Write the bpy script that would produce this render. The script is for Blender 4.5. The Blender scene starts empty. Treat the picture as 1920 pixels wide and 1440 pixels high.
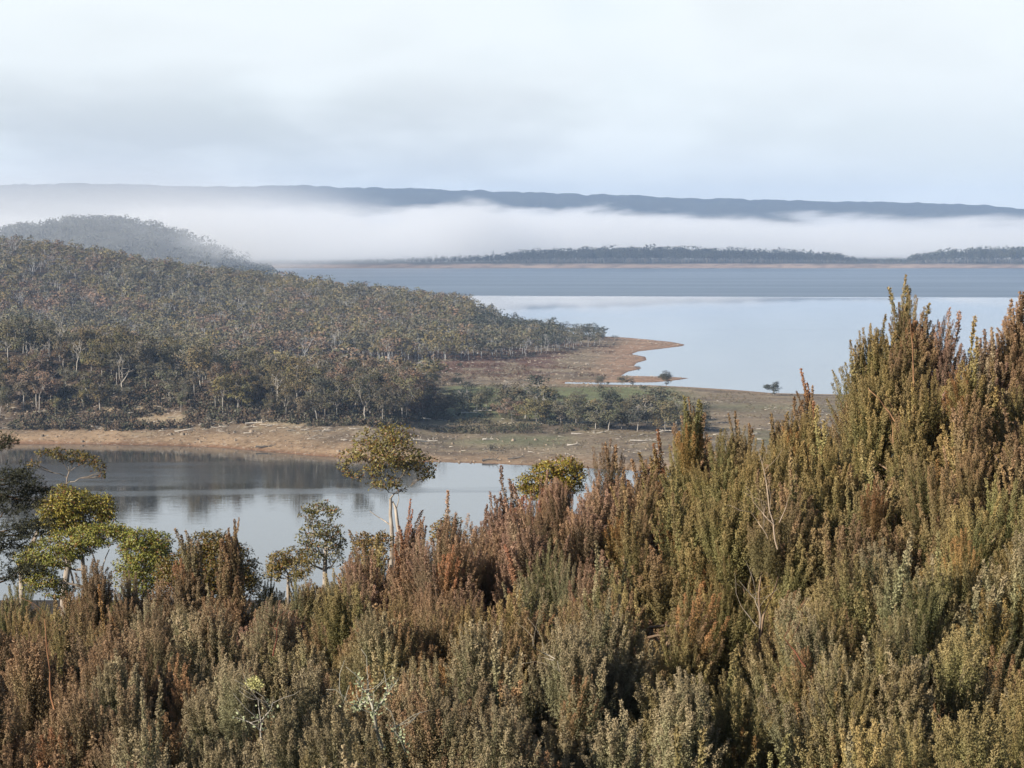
import bpy, math, random
import numpy as np

# ------------------------------------------------------------------ camera, sky, sun, exposure
S = bpy.context.scene
COL = S.collection
F, CX, CY, HZ, EYE = 3850.0, 960.0, 720.0, 440.0, 50.0      # focal length and rows in photo pixels, eye height over the lake
PITCH = math.atan((CY - HZ) / F)
cam = bpy.data.cameras.new('camera')
cam.sensor_width = 36.0
cam.lens = F / 1920 * 36.0
cam.clip_start, cam.clip_end = 0.5, 30000
camo = bpy.data.objects.new('camera', cam)
COL.objects.link(camo)
camo.location = (0, 0, EYE)
camo.rotation_euler = (math.pi / 2 - PITCH, 0, 0)
S.camera = camo

SUN_EL, SUN_AZ = math.radians(26), math.radians(-126)       # azimuth clockwise from the view direction (+Y)
EXPOSURE = 0.85
S.view_settings.view_transform = 'Standard'
S.view_settings.look = 'None'
S.view_settings.exposure = EXPOSURE
S.view_settings.gamma = 1
S.view_settings.use_curve_mapping = False
S.cycles.max_bounces = 8
S.cycles.diffuse_bounces = 2
S.cycles.glossy_bounces = 3
S.cycles.transmission_bounces = 2
S.cycles.transparent_max_bounces = 6
S.cycles.volume_bounces = 3
S.cycles.volume_step_rate = 1.0
S.cycles.volume_max_steps = 128
S.cycles.use_denoising = True
S.cycles.caustics_reflective = False
S.cycles.caustics_refractive = False
S.cycles.sample_clamp_indirect = 6

sun = bpy.data.lights.new('sun', 'SUN')
sun.energy = 5.0
sun.angle = math.radians(0.6)
sun.color = (1.0, 0.90, 0.76)
suno = bpy.data.objects.new('sun', sun)
COL.objects.link(suno)
sd = np.array([math.sin(SUN_AZ) * math.cos(SUN_EL), math.cos(SUN_AZ) * math.cos(SUN_EL), math.sin(SUN_EL)])
from mathutils import Vector, Matrix
suno.rotation_euler = Vector(sd).to_track_quat('Z', 'Y').to_euler()

class NT:
    """tiny helper over a node tree"""
    def __init__(s, tree): s.t = tree; tree.nodes.clear()
    def n(s, typ, **kw):
        nd = s.t.nodes.new(typ)
        for k, v in kw.items():
            if k.startswith('i_'):
                key = k[2:]; key = int(key) if key.isdigit() else key.replace('_', ' ')
                nd.inputs[key].default_value = v
            else: setattr(nd, k, v)
        return nd
    def l(s, a, b): s.t.links.new(a, b)
    def math(s, op, a, b=None, c=None, clamp=False):
        nd = s.n('ShaderNodeMath', operation=op, use_clamp=clamp)
        for i, v in enumerate((a, b, c)):
            if v is None: continue
            if isinstance(v, (int, float)): nd.inputs[i].default_value = v
            else: s.l(v, nd.inputs[i])
        return nd.outputs[0]
    def mapr(s, v, a, b, c=0.0, d=1.0, smooth=True):
        nd = s.n('ShaderNodeMapRange', interpolation_type='SMOOTHSTEP' if smooth else 'LINEAR')
        s.l(v, nd.inputs[0])
        for i, x in enumerate((a, b, c, d)): nd.inputs[1 + i].default_value = x
        return nd.outputs[0]
    def mix(s, f, a, b, mode='MIX'):
        nd = s.n('ShaderNodeMix', data_type='RGBA', blend_type=mode)
        for sock, v in ((nd.inputs[0], f), (nd.inputs[6], a), (nd.inputs[7], b)):
            if isinstance(v, (int, float)): sock.default_value = v
            elif isinstance(v, tuple): sock.default_value = (*v, 1) if len(v) == 3 else v
            else: s.l(v, sock)
        return nd.outputs[2]
    def noise(s, vec, scale, detail=3, rough=0.55, out=0):
        nd = s.n('ShaderNodeTexNoise')
        nd.inputs['Scale'].default_value = scale; nd.inputs['Detail'].default_value = detail
        nd.inputs['Roughness'].default_value = rough
        if vec is not None: s.l(vec, nd.inputs['Vector'])
        return nd.outputs[out]
    def scale(s, vec, sx, sy, sz):
        nd = s.n('ShaderNodeMapping'); nd.inputs['Scale'].default_value = (sx, sy, sz)
        s.l(vec, nd.inputs['Vector']); return nd.outputs[0]

W = bpy.data.worlds.new('World')
S.world = W
W.use_nodes = True
w = NT(W.node_tree)
sky = w.n('ShaderNodeTexSky', sky_type='NISHITA', sun_disc=False, sun_elevation=SUN_EL, sun_rotation=SUN_AZ,
          altitude=1000, air_density=1.0, dust_density=0.6, ozone_density=1.2)
bg_sky = w.n('ShaderNodeBackground', i_Strength=0.065)
w.l(sky.outputs[0], bg_sky.inputs[0])
tc = w.n('ShaderNodeTexCoord').outputs['Generated']
sep = w.n('ShaderNodeSeparateXYZ'); w.l(tc, sep.inputs[0])
elev = sep.outputs[2]
big = w.noise(w.scale(tc, 1.0, 1.0, 2.2), 6.0, 3, 0.5)         # broad soft banks of stratus
low = w.noise(w.scale(tc, 1.0, 1.0, 3.4), 8.0, 5, 0.5)
cover = w.math('ADD', w.mapr(elev, 0.13, 0.34, 1.0, 0.0), w.math('MULTIPLY', w.math('SUBTRACT', big, 0.5), 0.7), clamp=True)
grey = w.math('MULTIPLY', w.mapr(big, 0.42, 0.75), 0.38)
band = w.math('MULTIPLY', w.math('MULTIPLY', w.mapr(elev, 0.10, 0.045), w.mapr(low, 0.30, 0.62)), w.mapr(sep.outputs[0], 0.22, -0.12, 0.35, 1.0))
grey = w.math('MAXIMUM', grey, band)
ccol = w.mix(grey, (0.556, 0.588, 0.592), (0.392, 0.416, 0.424))
bg_cl = w.n('ShaderNodeBackground', i_Strength=1.0)
w.l(ccol, bg_cl.inputs[0])
mixs = w.n('ShaderNodeMixShader')
w.l(cover, mixs.inputs[0]); w.l(bg_sky.outputs[0], mixs.inputs[1]); w.l(bg_cl.outputs[0], mixs.inputs[2])
wo = w.n('ShaderNodeOutputWorld'); w.l(mixs.outputs[0], wo.inputs[0])

# ------------------------------------------------------------------ helpers
def ray(px, py):
    u, v = (px - CX) / F, -(py - CY) / F
    c, s = math.cos(PITCH), math.sin(PITCH)
    return np.array([u, c + v * s, -s + v * c])
def on_plane(px, py, z=0.0):
    r = ray(px, py); return np.array([0, 0, EYE]) + r * ((z - EYE) / r[2])
def at(px, py, Y):
    r = ray(px, py); return np.array([0, 0, EYE]) + r * (Y / r[1])
def hz_z(py, Y):                                             # height seen at row py at distance Y
    return at(CX, py, Y)[2]
def lerp(x, pts):
    xs, ys = zip(*pts); return np.interp(x, xs, ys)
def smooth(a, b, x):
    t = np.clip((x - a) / (b - a), 0, 1); return t * t * (3 - 2 * t)
def vnoise(x, y, seed=0):
    """smooth value noise, vectorised"""
    xi, yi = np.floor(x).astype(np.int64), np.floor(y).astype(np.int64)
    fx, fy = x - xi, y - yi
    fx, fy = fx * fx * (3 - 2 * fx), fy * fy * (3 - 2 * fy)
    def h(i, j):
        n = (i * 374761393 + j * 668265263 + seed * 1442695041) & 0xffffffff
        n = ((n ^ (n >> 13)) * 1274126177) & 0xffffffff
        return ((n ^ (n >> 16)) & 0xffff) / 65535.0
    return (h(xi, yi) * (1 - fx) * (1 - fy) + h(xi + 1, yi) * fx * (1 - fy) + h(xi, yi + 1) * (1 - fx) * fy + h(xi + 1, yi + 1) * fx * fy)
def fbm(x, y, seed=0, o=4):
    return sum(vnoise(x * 2 ** k, y * 2 ** k, seed + k) * 0.5 ** (k + 1) for k in range(o)) / (1 - 0.5 ** o)

def mesh(name, V, faces, mat, col=None, smooth_=False):
    """faces: list of int arrays, each (n,k)"""
    V = np.asarray(V, np.float32)
    faces = [np.asarray(f, np.int32) for f in faces if len(f)]
    me = bpy.data.meshes.new(name)
    me.vertices.add(len(V)); me.vertices.foreach_set('co', V.ravel())
    idx = np.concatenate([f.ravel() for f in faces])
    tot = np.concatenate([np.full(len(f), f.shape[1], np.int32) for f in faces])
    st = np.concatenate([[0], np.cumsum(tot)[:-1]]).astype(np.int32)
    me.loops.add(len(idx)); me.loops.foreach_set('vertex_index', idx)
    me.polygons.add(len(tot)); me.polygons.foreach_set('loop_start', st)
    if smooth_: me.polygons.foreach_set('use_smooth', np.ones(len(tot), bool))
    if col is not None:
        a = me.attributes.new('col', 'FLOAT_COLOR', 'POINT')
        c = np.ones((len(V), 4), np.float32); c[:, :3] = col
        a.data.foreach_set('color', c.ravel())
    me.update(calc_edges=True)
    me.materials.append(mat)
    return me
def obj(name, data, parent=None, loc=None, **props):
    o = bpy.data.objects.new(name, data); COL.objects.link(o)
    if parent is not None: o.parent = parent
    if loc is not None: o.location = tuple(loc)
    for k, v in props.items(): o[k] = v
    return o
def thing(name, label, cat, loc=(0, 0, 0), rz=0.0, sc=1.0, group=None, data=None):
    o = bpy.data.objects.new(name, data); COL.objects.link(o)
    o.location = tuple(float(v) for v in loc); o.rotation_euler = (0, 0, rz)
    o.scale = (sc, sc, sc) if isinstance(sc, (int, float)) else sc
    o['label'] = label; o['category'] = cat
    if group: o['group'] = group
    if data is None: o.empty_display_size = 0.2
    return o

class Geo:
    def __init__(s): s.V, s.Q, s.C, s.n = [], [], [], 0
    def add(s, V, Q, C):
        V = np.asarray(V, float); s.V.append(V); s.Q.append(np.asarray(Q) + s.n)
        s.C.append(np.broadcast_to(np.asarray(C, float), (len(V), 3))); s.n += len(V)
    def arrays(s): return np.concatenate(s.V), np.concatenate(s.Q), np.concatenate(s.C)
    def mesh(s, name, mat, smooth_=False):
        V, Q, C = s.arrays(); return mesh(name, V, [Q], mat, C, smooth_)
    def tube(s, pts, rad, sides=4, col=(1, 1, 1)):
        pts = np.asarray(pts, float); n = len(pts)
        rad = np.broadcast_to(np.asarray(rad, float), (n,))
        tan = np.gradient(pts, axis=0); tan /= np.linalg.norm(tan, axis=1, keepdims=True) + 1e-9
        ref = np.where(np.abs(tan[:, 2:3]) > 0.9, [[1.0, 0, 0]], [[0, 0, 1.0]])
        a = np.cross(tan, ref); a /= np.linalg.norm(a, axis=1, keepdims=True) + 1e-9
        b = np.cross(tan, a)
        th = np.arange(sides) / sides * 2 * math.pi
        V = pts[:, None] + rad[:, None, None] * (np.cos(th)[None, :, None] * a[:, None] + np.sin(th)[None, :, None] * b[:, None])
        i = np.arange(n - 1)[:, None] * sides; j = np.arange(sides)[None]; k = (j + 1) % sides
        Q = np.stack(np.broadcast_arrays(i + j, i + k, i + sides + k, i + sides + j), -1).reshape(-1, 4)
        V = V.reshape(-1, 3)
        cap = np.array([[0, 1, 2, 3]]) if sides == 4 else np.zeros((0, 4), int)
        if len(cap): Q = np.concatenate([Q, cap[:, ::-1], cap + (n - 1) * sides])
        s.add(V, Q, col)
    def leaves(s, P, A, L, Wd, C, rng, face=None):
        """one diamond leaf per point P along axis A"""
        n = len(P)
        if not n: return
        if face is not None:
            face = face / (np.linalg.norm(face, axis=1, keepdims=True) + 1e-9); A = A - (A * face).sum(1, keepdims=True) * face
        A = A / (np.linalg.norm(A, axis=1, keepdims=True) + 1e-9)
        r = rng.normal(size=(n, 3)) if face is None else face; B = np.cross(A, r); B /= np.linalg.norm(B, axis=1, keepdims=True) + 1e-9
        N = np.cross(A, B)
        L = np.broadcast_to(L, (n,))[:, None]; Wd = np.broadcast_to(Wd, (n,))[:, None]
        m = P + A * L * 0.5 + N * L * 0.06
        V = np.stack([P, m + B * Wd * 0.5, P + A * L, m - B * Wd * 0.5], 1).reshape(-1, 3)
        C = np.repeat(np.broadcast_to(C, (n, 3)), 4, 0)
        s.add(V, np.arange(4 * n).reshape(-1, 4), C)

def curve(p0, p1, rng, n=5, wob=0.06, sag=0.0):
    t = np.linspace(0, 1, n)[:, None]; p0, p1 = np.asarray(p0, float), np.asarray(p1, float)
    d = np.linalg.norm(p1 - p0)
    P = p0 + (p1 - p0) * t
    off = rng.normal(size=(1, 3)) * wob * d
    P = P + off * np.sin(t * math.pi) + rng.normal(size=(n, 3)) * wob * 0.35 * d * np.sin(t * math.pi)
    P[:, 2] += (sag * d * np.sin(t * math.pi))[:, 0]
    return P

# ------------------------------------------------------------------ materials
def material(name):
    m = bpy.data.materials.new(name); m.use_nodes = True
    return m, NT(m.node_tree)
def finish(nt, shader):
    o = nt.n('ShaderNodeOutputMaterial'); nt.l(shader, o.inputs['Surface'])

def leaf_material(name, rough=0.55, spec=0.3, trans=0.12, var=0.28):
    m, t = material(name)
    a = t.n('ShaderNodeAttribute', attribute_name='col')
    oi = t.n('ShaderNodeObjectInfo')
    c = t.mix(1.0, a.outputs['Color'], oi.outputs['Color'], 'MULTIPLY')
    v = t.mapr(oi.outputs['Random'], 0, 1, 1 - var, 1 + var, False)
    hs = t.n('ShaderNodeHueSaturation'); t.l(c, hs.inputs['Color']); t.l(v, hs.inputs['Value'])
    p = t.n('ShaderNodeBsdfPrincipled', i_Roughness=rough)
    p.inputs['Specular IOR Level'].default_value = spec
    t.l(hs.outputs[0], p.inputs['Base Color'])
    tr = t.n('ShaderNodeBsdfTranslucent'); t.l(hs.outputs[0], tr.inputs[0])
    mx = t.n('ShaderNodeMixShader', i_0=trans); t.l(p.outputs[0], mx.inputs[1]); t.l(tr.outputs[0], mx.inputs[2])
    finish(t, mx.outputs[0]); return m
M_LEAF = leaf_material('shrub_leaf', .6, .25, .25, .22)
M_GUM = leaf_material('gum_leaf', 0.5, 0.35, 0.15, 0.15)
M_PINE = leaf_material('conifer_leaf', .9, .03, .0, .1)
M_FAR = leaf_material('forest_leaf', 0.8, 0.1, 0.05, 0.2)

def bark_material(name, c1, c2, scale):
    m, t = material(name)
    g = t.n('ShaderNodeTexCoord').outputs['Object']
    n = t.noise(t.scale(g, 1, 1, 0.25), scale, 5, 0.65)
    a = t.n('ShaderNodeAttribute', attribute_name='col')
    c = t.mix(t.mapr(n, 0.35, 0.65), c1, c2)
    c = t.mix(1.0, c, a.outputs['Color'], 'MULTIPLY')
    p = t.n('ShaderNodeBsdfPrincipled', i_Roughness=0.85)
    t.l(c, p.inputs['Base Color'])
    b = t.n('ShaderNodeBump', i_Strength=0.4, i_Distance=0.02); t.l(n, b.inputs['Height']); t.l(b.outputs[0], p.inputs['Normal'])
    finish(t, p.outputs[0]); return m
M_TWIG = bark_material('shrub_bark', (0.12, 0.075, 0.045), (0.23, 0.16, 0.10), 9)
M_PALE = bark_material('gum_bark', (0.42, 0.37, 0.31), (0.24, 0.19, 0.15), 5)
M_FARB = bark_material('forest_bark', (0.33, 0.31, 0.28), (0.20, 0.18, 0.16), 0.6)
M_DEAD = bark_material('bleached_wood', (0.50, 0.46, 0.40), (0.32, 0.29, 0.25), 1.2)
M_LICH = leaf_material('lichen', 0.9, 0.1, 0.1, 0.1)

def ground_material(name, sc, amp=0.5, spk=True):
    m, t = material(name)
    g = t.n('ShaderNodeNewGeometry').outputs['Position']
    a = t.n('ShaderNodeAttribute', attribute_name='col').outputs['Color']
    n1 = t.noise(g, 0.06 * sc, 5, 0.6); n2 = t.noise(g, 0.55 * sc, 4, 0.7)
    f = t.math('ADD', t.math('MULTIPLY', n1, 0.6), t.math('MULTIPLY', n2, 0.4))
    v = t.mapr(f, 0.3, 0.7, 1 - amp, 1 + amp, False)
    hs = t.n('ShaderNodeHueSaturation'); t.l(a, hs.inputs['Color']); t.l(v, hs.inputs['Value'])
    c = hs.outputs[0]
    if spk:
        k = t.noise(g, 0.9 * sc, 2, 0.8)
        c = t.mix(t.math('MULTIPLY', t.mapr(k, 0.58, 0.66), 0.6), c, (0.34, 0.30, 0.25))
        c = t.mix(t.math('MULTIPLY', t.mapr(k, 0.43, 0.36), 0.65), c, (0.06, 0.045, 0.03))
    p = t.n('ShaderNodeBsdfPrincipled', i_Roughness=0.95); p.inputs['Specular IOR Level'].default_value = 0.1
    t.l(c, p.inputs['Base Color'])
    b = t.n('ShaderNodeBump', i_Strength=0.5, i_Distance=0.3); t.l(n2, b.inputs['Height']); t.l(b.outputs[0], p.inputs['Normal'])
    finish(t, p.outputs[0]); return m
M_GROUND = ground_material('flats_ground', 1.0)
M_NEAR = ground_material('hillside_ground', 6.0, 0.4, False)
M_HILL = ground_material('far_ground', 0.25, 0.35, False)

def water_material(name, kind):
    m, t = material(name)
    g = t.n('ShaderNodeNewGeometry').outputs['Position']
    s = t.n('ShaderNodeSeparateXYZ'); t.l(g, s.inputs[0])
    p = t.n('ShaderNodeBsdfPrincipled', i_IOR=2.5)
    if kind == 'lake':                                        # wind-ruffled water beyond about 1.7 km, calm nearer
        wob = t.noise(t.scale(g, 0.002, 0.0006, 1), 1.0, 3, 0.5)
        y = t.math('ADD', s.outputs[1], t.math('MULTIPLY', t.math('SUBTRACT', wob, 0.5), 120))
        y = t.math('ADD', y, t.math('MULTIPLY', s.outputs[0], 0.10))
        far = t.mapr(y, 1665, 1700)
        st = t.noise(t.scale(g, 0.0012, 0.012, 1), 1.0, 3, 0.5)
        r = t.math('ADD', 0.012, t.math('MULTIPLY', far, t.mapr(st, 0.3, 0.7, 0.30, 0.40)))
        near = t.mapr(t.noise(t.scale(g, 0.003, 0.02, 1), 1.0, 2, 0.5), 0.60, 0.68, 0.0, 0.05)
        t.l(t.math('ADD', r, near), p.inputs['Roughness'])
        p.inputs['Base Color'].default_value = (0.04, 0.07, 0.10, 1)
        bs = t.noise(t.scale(g, 0.12, 0.4, 1), 1.0, 2, 0.5); st_, di = 0.010, 0.25
    else:                                                     # lagoon: mirror with long breeze streaks
        wob = t.noise(t.scale(g, 0.006, 0.004, 1), 1.0, 3, 0.5)
        y = t.math('ADD', s.outputs[1], t.math('MULTIPLY', t.math('SUBTRACT', wob, 0.5), 24))
        y = t.math('ADD', y, t.math('MULTIPLY', s.outputs[0], -0.12))
        xr = t.mapr(s.outputs[0], -40, -78, 0.30, 1.0)
        def streak(a, b, c, d): return t.math('MULTIPLY', t.mapr(y, a, b), t.mapr(y, c, d))
        k = t.math('MAXIMUM', t.math('MULTIPLY', streak(409, 420, 462, 455), xr), t.math('MULTIPLY', streak(396, 400, 410, 405), 0.8))
        fine = t.noise(t.scale(g, 0.02, 0.25, 1), 1.0, 3, 0.6)
        r = t.math('ADD', 0.02, t.math('MULTIPLY', k, t.mapr(fine, 0.2, 0.8, 0.10, 0.24)))
        t.l(r, p.inputs['Roughness'])
        p.inputs['Base Color'].default_value = (0.05, 0.055, 0.055, 1)
        bs = t.noise(t.scale(g, 0.25, 0.9, 1), 1.0, 3, 0.5); st_, di = 0.055, 0.25
    b = t.n('ShaderNodeBump', i_Strength=st_, i_Distance=di); t.l(bs, b.inputs['Height']); t.l(b.outputs[0], p.inputs['Normal'])
    finish(t, p.outputs[0]); return m

# ------------------------------------------------------------------ terrain
LAND_PX = [(-700, 832), (0, 832), (100, 832), (200, 833), (300, 835), (400, 838), (500, 846), (560, 852), (640, 858), (720, 862), (800, 866),
           (900, 869), (1000, 873), (1100, 878), (1250, 886), (1400, 892), (1700, 900), (2700, 905), (2700, 748), (1900, 744), (1600, 740),
           (1450, 737), (1380, 731), (1300, 726), (1230, 722.5), (1150, 721), (1060, 719), (1060, 716.5), (1150, 717.5), (1230, 717), (1275, 712),
           (1294, 709), (1250, 706), (1165, 704.5), (1178, 697), (1192, 694), (1205, 690), (1190, 686), (1193, 681), (1214, 675), (1211, 669),
           (1185, 664), (1197, 659), (1240, 654), (1280, 649), (1285, 646), (1260, 641), (1200, 635), (1150, 631), (1110, 629), (1060, 628), (1000, 620),
           (930, 600), (850, 580), (700, 560), (560, 550), (420, 545), (0, 545), (-700, 545)]
LAND = np.array([on_plane(*p)[:2] for p in LAND_PX])
def signed_dist(X, Y, poly=LAND):
    P = np.stack([X.ravel(), Y.ravel()], 1); d2 = np.full(len(P), 1e18); ins = np.zeros(len(P), bool)
    for a, b in zip(poly, np.roll(poly, -1, 0)):
        e = b - a; t = np.clip(((P - a) @ e) / (e @ e), 0, 1)
        q = P - a - t[:, None] * e; d2 = np.minimum(d2, (q * q).sum(1))
        c = (a[1] > P[:, 1]) != (b[1] > P[:, 1])
        with np.errstate(divide='ignore', invalid='ignore'):
            ins ^= c & (P[:, 0] < (b[0] - a[0]) * (P[:, 1] - a[1]) / (b[1] - a[1]) + a[0])
    return (np.sqrt(d2) * np.where(ins, 1, -1)).reshape(X.shape)
# silhouettes of the tree tops in the photograph; the ground lies a tree's height lower
BACK = [(-700, 425), (0, 443), (150, 457), (300, 482), (420, 502), (560, 518), (700, 538), (850, 553), (930, 572), (1000, 606), (1060, 622), (1120, 634)]
BACK_D = [(-700, 1150), (560, 1150), (930, 1040), (1120, 960)]
FRONT = [(-700, 570), (0, 582), (150, 598), (300, 627), (460, 655), (600, 684), (700, 706), (770, 728), (820, 770)]
FRONT_D = [(-700, 556), (0, 546), (300, 532), (600, 504), (700, 497), (820, 495)]
TREE_H = 10.5
def to_px(X, Y): return CX + F * X / Y * 0.996
def ground(X, Y, sdist=None):
    X, Y = np.atleast_1d(np.asarray(X, float)), np.atleast_1d(np.asarray(Y, float))
    s = signed_dist(X, Y) if sdist is None else sdist
    px = to_px(X, Y)
    bank = 5.2 * smooth(860, 640, px) * smooth(640, 560, Y)
    z = np.where(s > 0, (1.3 + bank) * (1 - np.exp(-s / 20.0)) + 0.9 * smooth(20, 120, s), np.maximum(s * 0.12, -2.5))
    bd = lerp(px, BACK_D); bh = np.maximum(EYE - (lerp(px, BACK) - HZ) / F * bd - TREE_H - 1.5, 0) * smooth(1130, 1000, px)
    u = (Y - bd); zb = bh * np.where(u < 0, np.exp(-(u / 175.0) ** 2), np.exp(-(u / 220.0) ** 2))
    fd = lerp(px, FRONT_D); fh = np.maximum(EYE - (lerp(px, FRONT) - HZ) / F * fd - TREE_H - 1.5, 0) * smooth(840, 700, px)
    u = (Y - fd); zf = fh * np.where(u < 0, np.exp(-(u / 25.0) ** 2), np.exp(-(u / 42.0) ** 2))
    lump = (fbm(X / 26.0, Y / 26.0, 5) - 0.5) * 1.0
    zf = np.maximum(zf - bank * np.exp(-(u / 40.0) ** 2), 0)
    z = z + np.maximum(zb, zf) + np.minimum(zb, zf) * 0.3
    return z + np.where(s > 8, lump * smooth(8, 60, s), 0) * np.where(px > 780, 0.5, 1.0)
def px_zone(X, Y, Z):
    """photo pixel of world points, used only to lay out real patches of ground"""
    c, s_ = math.cos(PITCH), math.sin(PITCH)
    dep = Y * c - (Z - EYE) * s_; up = Y * s_ + (Z - EYE) * c
    return CX + F * X / dep, CY - F * up / dep

def polar_grid(pxs, ds):
    A = (pxs[None, :] - CX) / F / 0.996; D = ds[:, None]
    return A * D, np.broadcast_to(D, (len(ds), len(pxs))).copy()
def grid_faces(r, c):
    i = np.arange(r - 1)[:, None] * c + np.arange(c - 1)[None]
    return np.stack([i, i + 1, i + c + 1, i + c], -1).reshape(-1, 4)

pxs = np.arange(-640, 2560, 8.0)
ds = np.concatenate([np.arange(395, 720, 2.0), np.arange(720, 1000, 3.0), np.arange(1000, 2000, 25.0)])
X, Y = polar_grid(pxs, ds)
SD = signed_dist(X, Y)
Z = ground(X, Y, SD)
PX, PY = px_zone(X, Y, Z)
n1 = fbm(X / 14.0, Y / 14.0, 11); n2 = fbm(X / 5.0, Y / 5.0, 21); n3 = fbm(X / 40, Y / 40, 31)
def lay(base, colr, wgt): return base + (np.array(colr) - base) * np.clip(wgt, 0, 1)[..., None]
C = np.zeros(X.shape + (3,)) + np.array([0.20, 0.155, 0.105])
C = lay(C, (0.135, 0.105, 0.075), smooth(0.45, 0.62, n1))
C = lay(C, (0.23, 0.19, 0.12), smooth(0.5, 0.68, n2) * 0.7)
C = lay(C, (0.140, 0.142, 0.080), smooth(18, 40, SD) * smooth(120, 80, SD) * smooth(600, 560, Y) * smooth(0.35, 0.6, n3) * smooth(560, 700, PX))       # sparse green on the flat
grass = smooth(800, 860, PX) * smooth(722, 731, PY + (n1 - 0.5) * 14) * smooth(800, 775, PY + (n1 - 0.5) * 16) * smooth(1330, 1230, PX)
C = lay(C, (0.140, 0.155, 0.070), grass * (0.85 + 0.4 * n2))
heath = smooth(770, 850, PX) * smooth(1130, 1040, PX + (n3 - 0.5) * 160) * smooth(622, 640, PY) * smooth(712, 690, PY)
C = lay(C, (0.115, 0.062, 0.045), heath * smooth(0.42, 0.55, n1))
forest = smooth(830, 760, PX) * smooth(800, 785, PY) + smooth(1120, 1060, PX) * smooth(640, 632, PY) * (Y > 700)
C = lay(C, (0.075, 0.055, 0.040), forest)
pale_bank = smooth(12, 18, SD) * smooth(34, 24, SD)
C = lay(C, (0.26, 0.21, 0.14), pale_bank * smooth(0.45, 0.6, n2) * 0.8)
marks = (np.sin(SD * 1.15 + n1 * 5) > .45) * smooth(26, 16, SD) * smooth(1, 3, SD) * smooth(.35, .6, n2)
beach = smooth(16, 5, SD + (n1 - 0.5) * 14)
C = lay(C, (0.275, 0.195, 0.122), beach)
C = lay(C, (0.32, 0.200, 0.130), smooth(46, 8, SD + (n1 - 0.5) * 22) * smooth(1080, 1190, PX) * (PY < 716) * 0.9)                   # red gravel of the spit
C = lay(C, (0.17, 0.11, 0.07), marks * .55)
C = lay(C, (0.17, 0.095, 0.055), smooth(2.2, 0.4, SD))
obj('shore_flats', mesh('shore_flats', np.stack([X, Y, Z], -1).reshape(-1, 3), [grid_faces(*X.shape)], M_GROUND, C.reshape(-1, 3), True), kind='structure')

# hillside under the camera
def near_ground(x, y):
    x, y = np.asarray(x, float), np.asarray(y, float)
    z = np.where(y < 6, 48.35, 0) + np.where(y >= 6, 48.35 - 3.9 * smooth(6, 11, y), 0)
    z = z - np.clip(y - 11, 0, None) * 0.166
    z = z + 1.6 * smooth(0.8, 5.0, x) * smooth(9, 20, y) * smooth(70, 30, y)
    z = z + (fbm(x / 3.0, y / 3.0, 41) - 0.5) * 0.25
    return z
xs = np.concatenate([np.arange(-400, -30, 20.0), np.arange(-30, 30, 0.75), np.arange(30, 401, 20.0)])
ys = np.concatenate([np.arange(-30, 60, 0.75), np.arange(60, 345, 8.0)])
X, Y = np.meshgrid(xs, ys); Z = near_ground(X, Y)
Z = np.maximum(Z, -2.0)
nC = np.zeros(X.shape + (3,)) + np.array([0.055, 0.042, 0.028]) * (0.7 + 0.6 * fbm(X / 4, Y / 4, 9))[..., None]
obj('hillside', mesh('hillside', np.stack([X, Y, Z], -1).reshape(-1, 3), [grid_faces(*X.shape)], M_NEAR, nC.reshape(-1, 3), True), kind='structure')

def sheet(name, x0, x1, y0, y1, z, mat):
    return obj(name, mesh(name, [(x0, y0, z), (x1, y0, z), (x1, y1, z), (x0, y1, z)], [[(0, 1, 2, 3)]], mat), kind='structure')
sheet('lagoon', -600, 700, 250, 560, 0.0, water_material('lagoon_water', 'lagoon'))
sheet('lake', -3200, 3200, 560.05, 3300, 0.0, water_material('lake_water', 'lake'))

# wooded hill beyond the first ridge, far shore and far ridge
MID = [(-700, 470), (-300, 440), (0, 420), (80, 403), (150, 395), (220, 395), (290, 408), (350, 428), (420, 456), (470, 484), (530, 503)]
pxs = np.arange(-700, 560, 10.0); ds = np.arange(1950, 3120, 30.0)
X, Y = polar_grid(pxs, ds); px = to_px(X, Y)
hh = np.maximum(EYE - (lerp(px, MID) - HZ) / F * 2450 - 10, -1)
Z = hh * np.exp(-((Y - 2450) / 330.0) ** 2) + (fbm(X / 80, Y / 80, 3) - 0.5) * 10 * smooth(5, 30, hh) - 1.5
MIDX = (X, Y, Z)
obj('wooded_hill', mesh('wooded_hill', np.stack([X, Y, Z], -1).reshape(-1, 3), [grid_faces(*X.shape)], M_HILL, (0.05, 0.05, 0.035), True), kind='structure')
RIDGE = [(-900, 338), (0, 343), (150, 340), (330, 345), (450, 347), (560, 343), (640, 347), (800, 351), (1000, 357), (1130, 361), (1300, 367),
         (1500, 372), (1620, 374), (1700, 376), (1790, 378), (1850, 382), (1920, 388), (2100, 396), (2700, 400)]
pxs = np.arange(-900, 2800, 8.0); ds = np.concatenate([np.arange(3040, 3300, 10.0), np.arange(3300, 7600, 70.0)])
X, Y = polar_grid(pxs, ds); px = to_px(X, Y)
rise = smooth(5000, 6500, Y) * np.where(Y > 6500, np.exp(-((Y - 6500) / 500.0) ** 2), 1)
rz = EYE - (lerp(px, RIDGE) - HZ) / F * 6500 - 10
Z = -1 + 7.0 * smooth(3045, 3140, Y) + np.maximum(rise * rz - 4, 0) + (fbm(px / 22.0, Y / 260.0, 17) - 0.5) * 9 * rise + (vnoise(px / 9.0, Y / 90.0, 3) - .5) * 6 * rise + (fbm(px / 60.0, Y / 500.0, 71) - .5) * 55 * smooth(4700, 5300, Y) * smooth(6200, 5700, Y)
Z += smooth(1500, 1640, px) * smooth(1720, 1640, px) * 0
Cf = np.zeros(X.shape + (3,)) + np.array([0.05, 0.052, 0.038])
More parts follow.
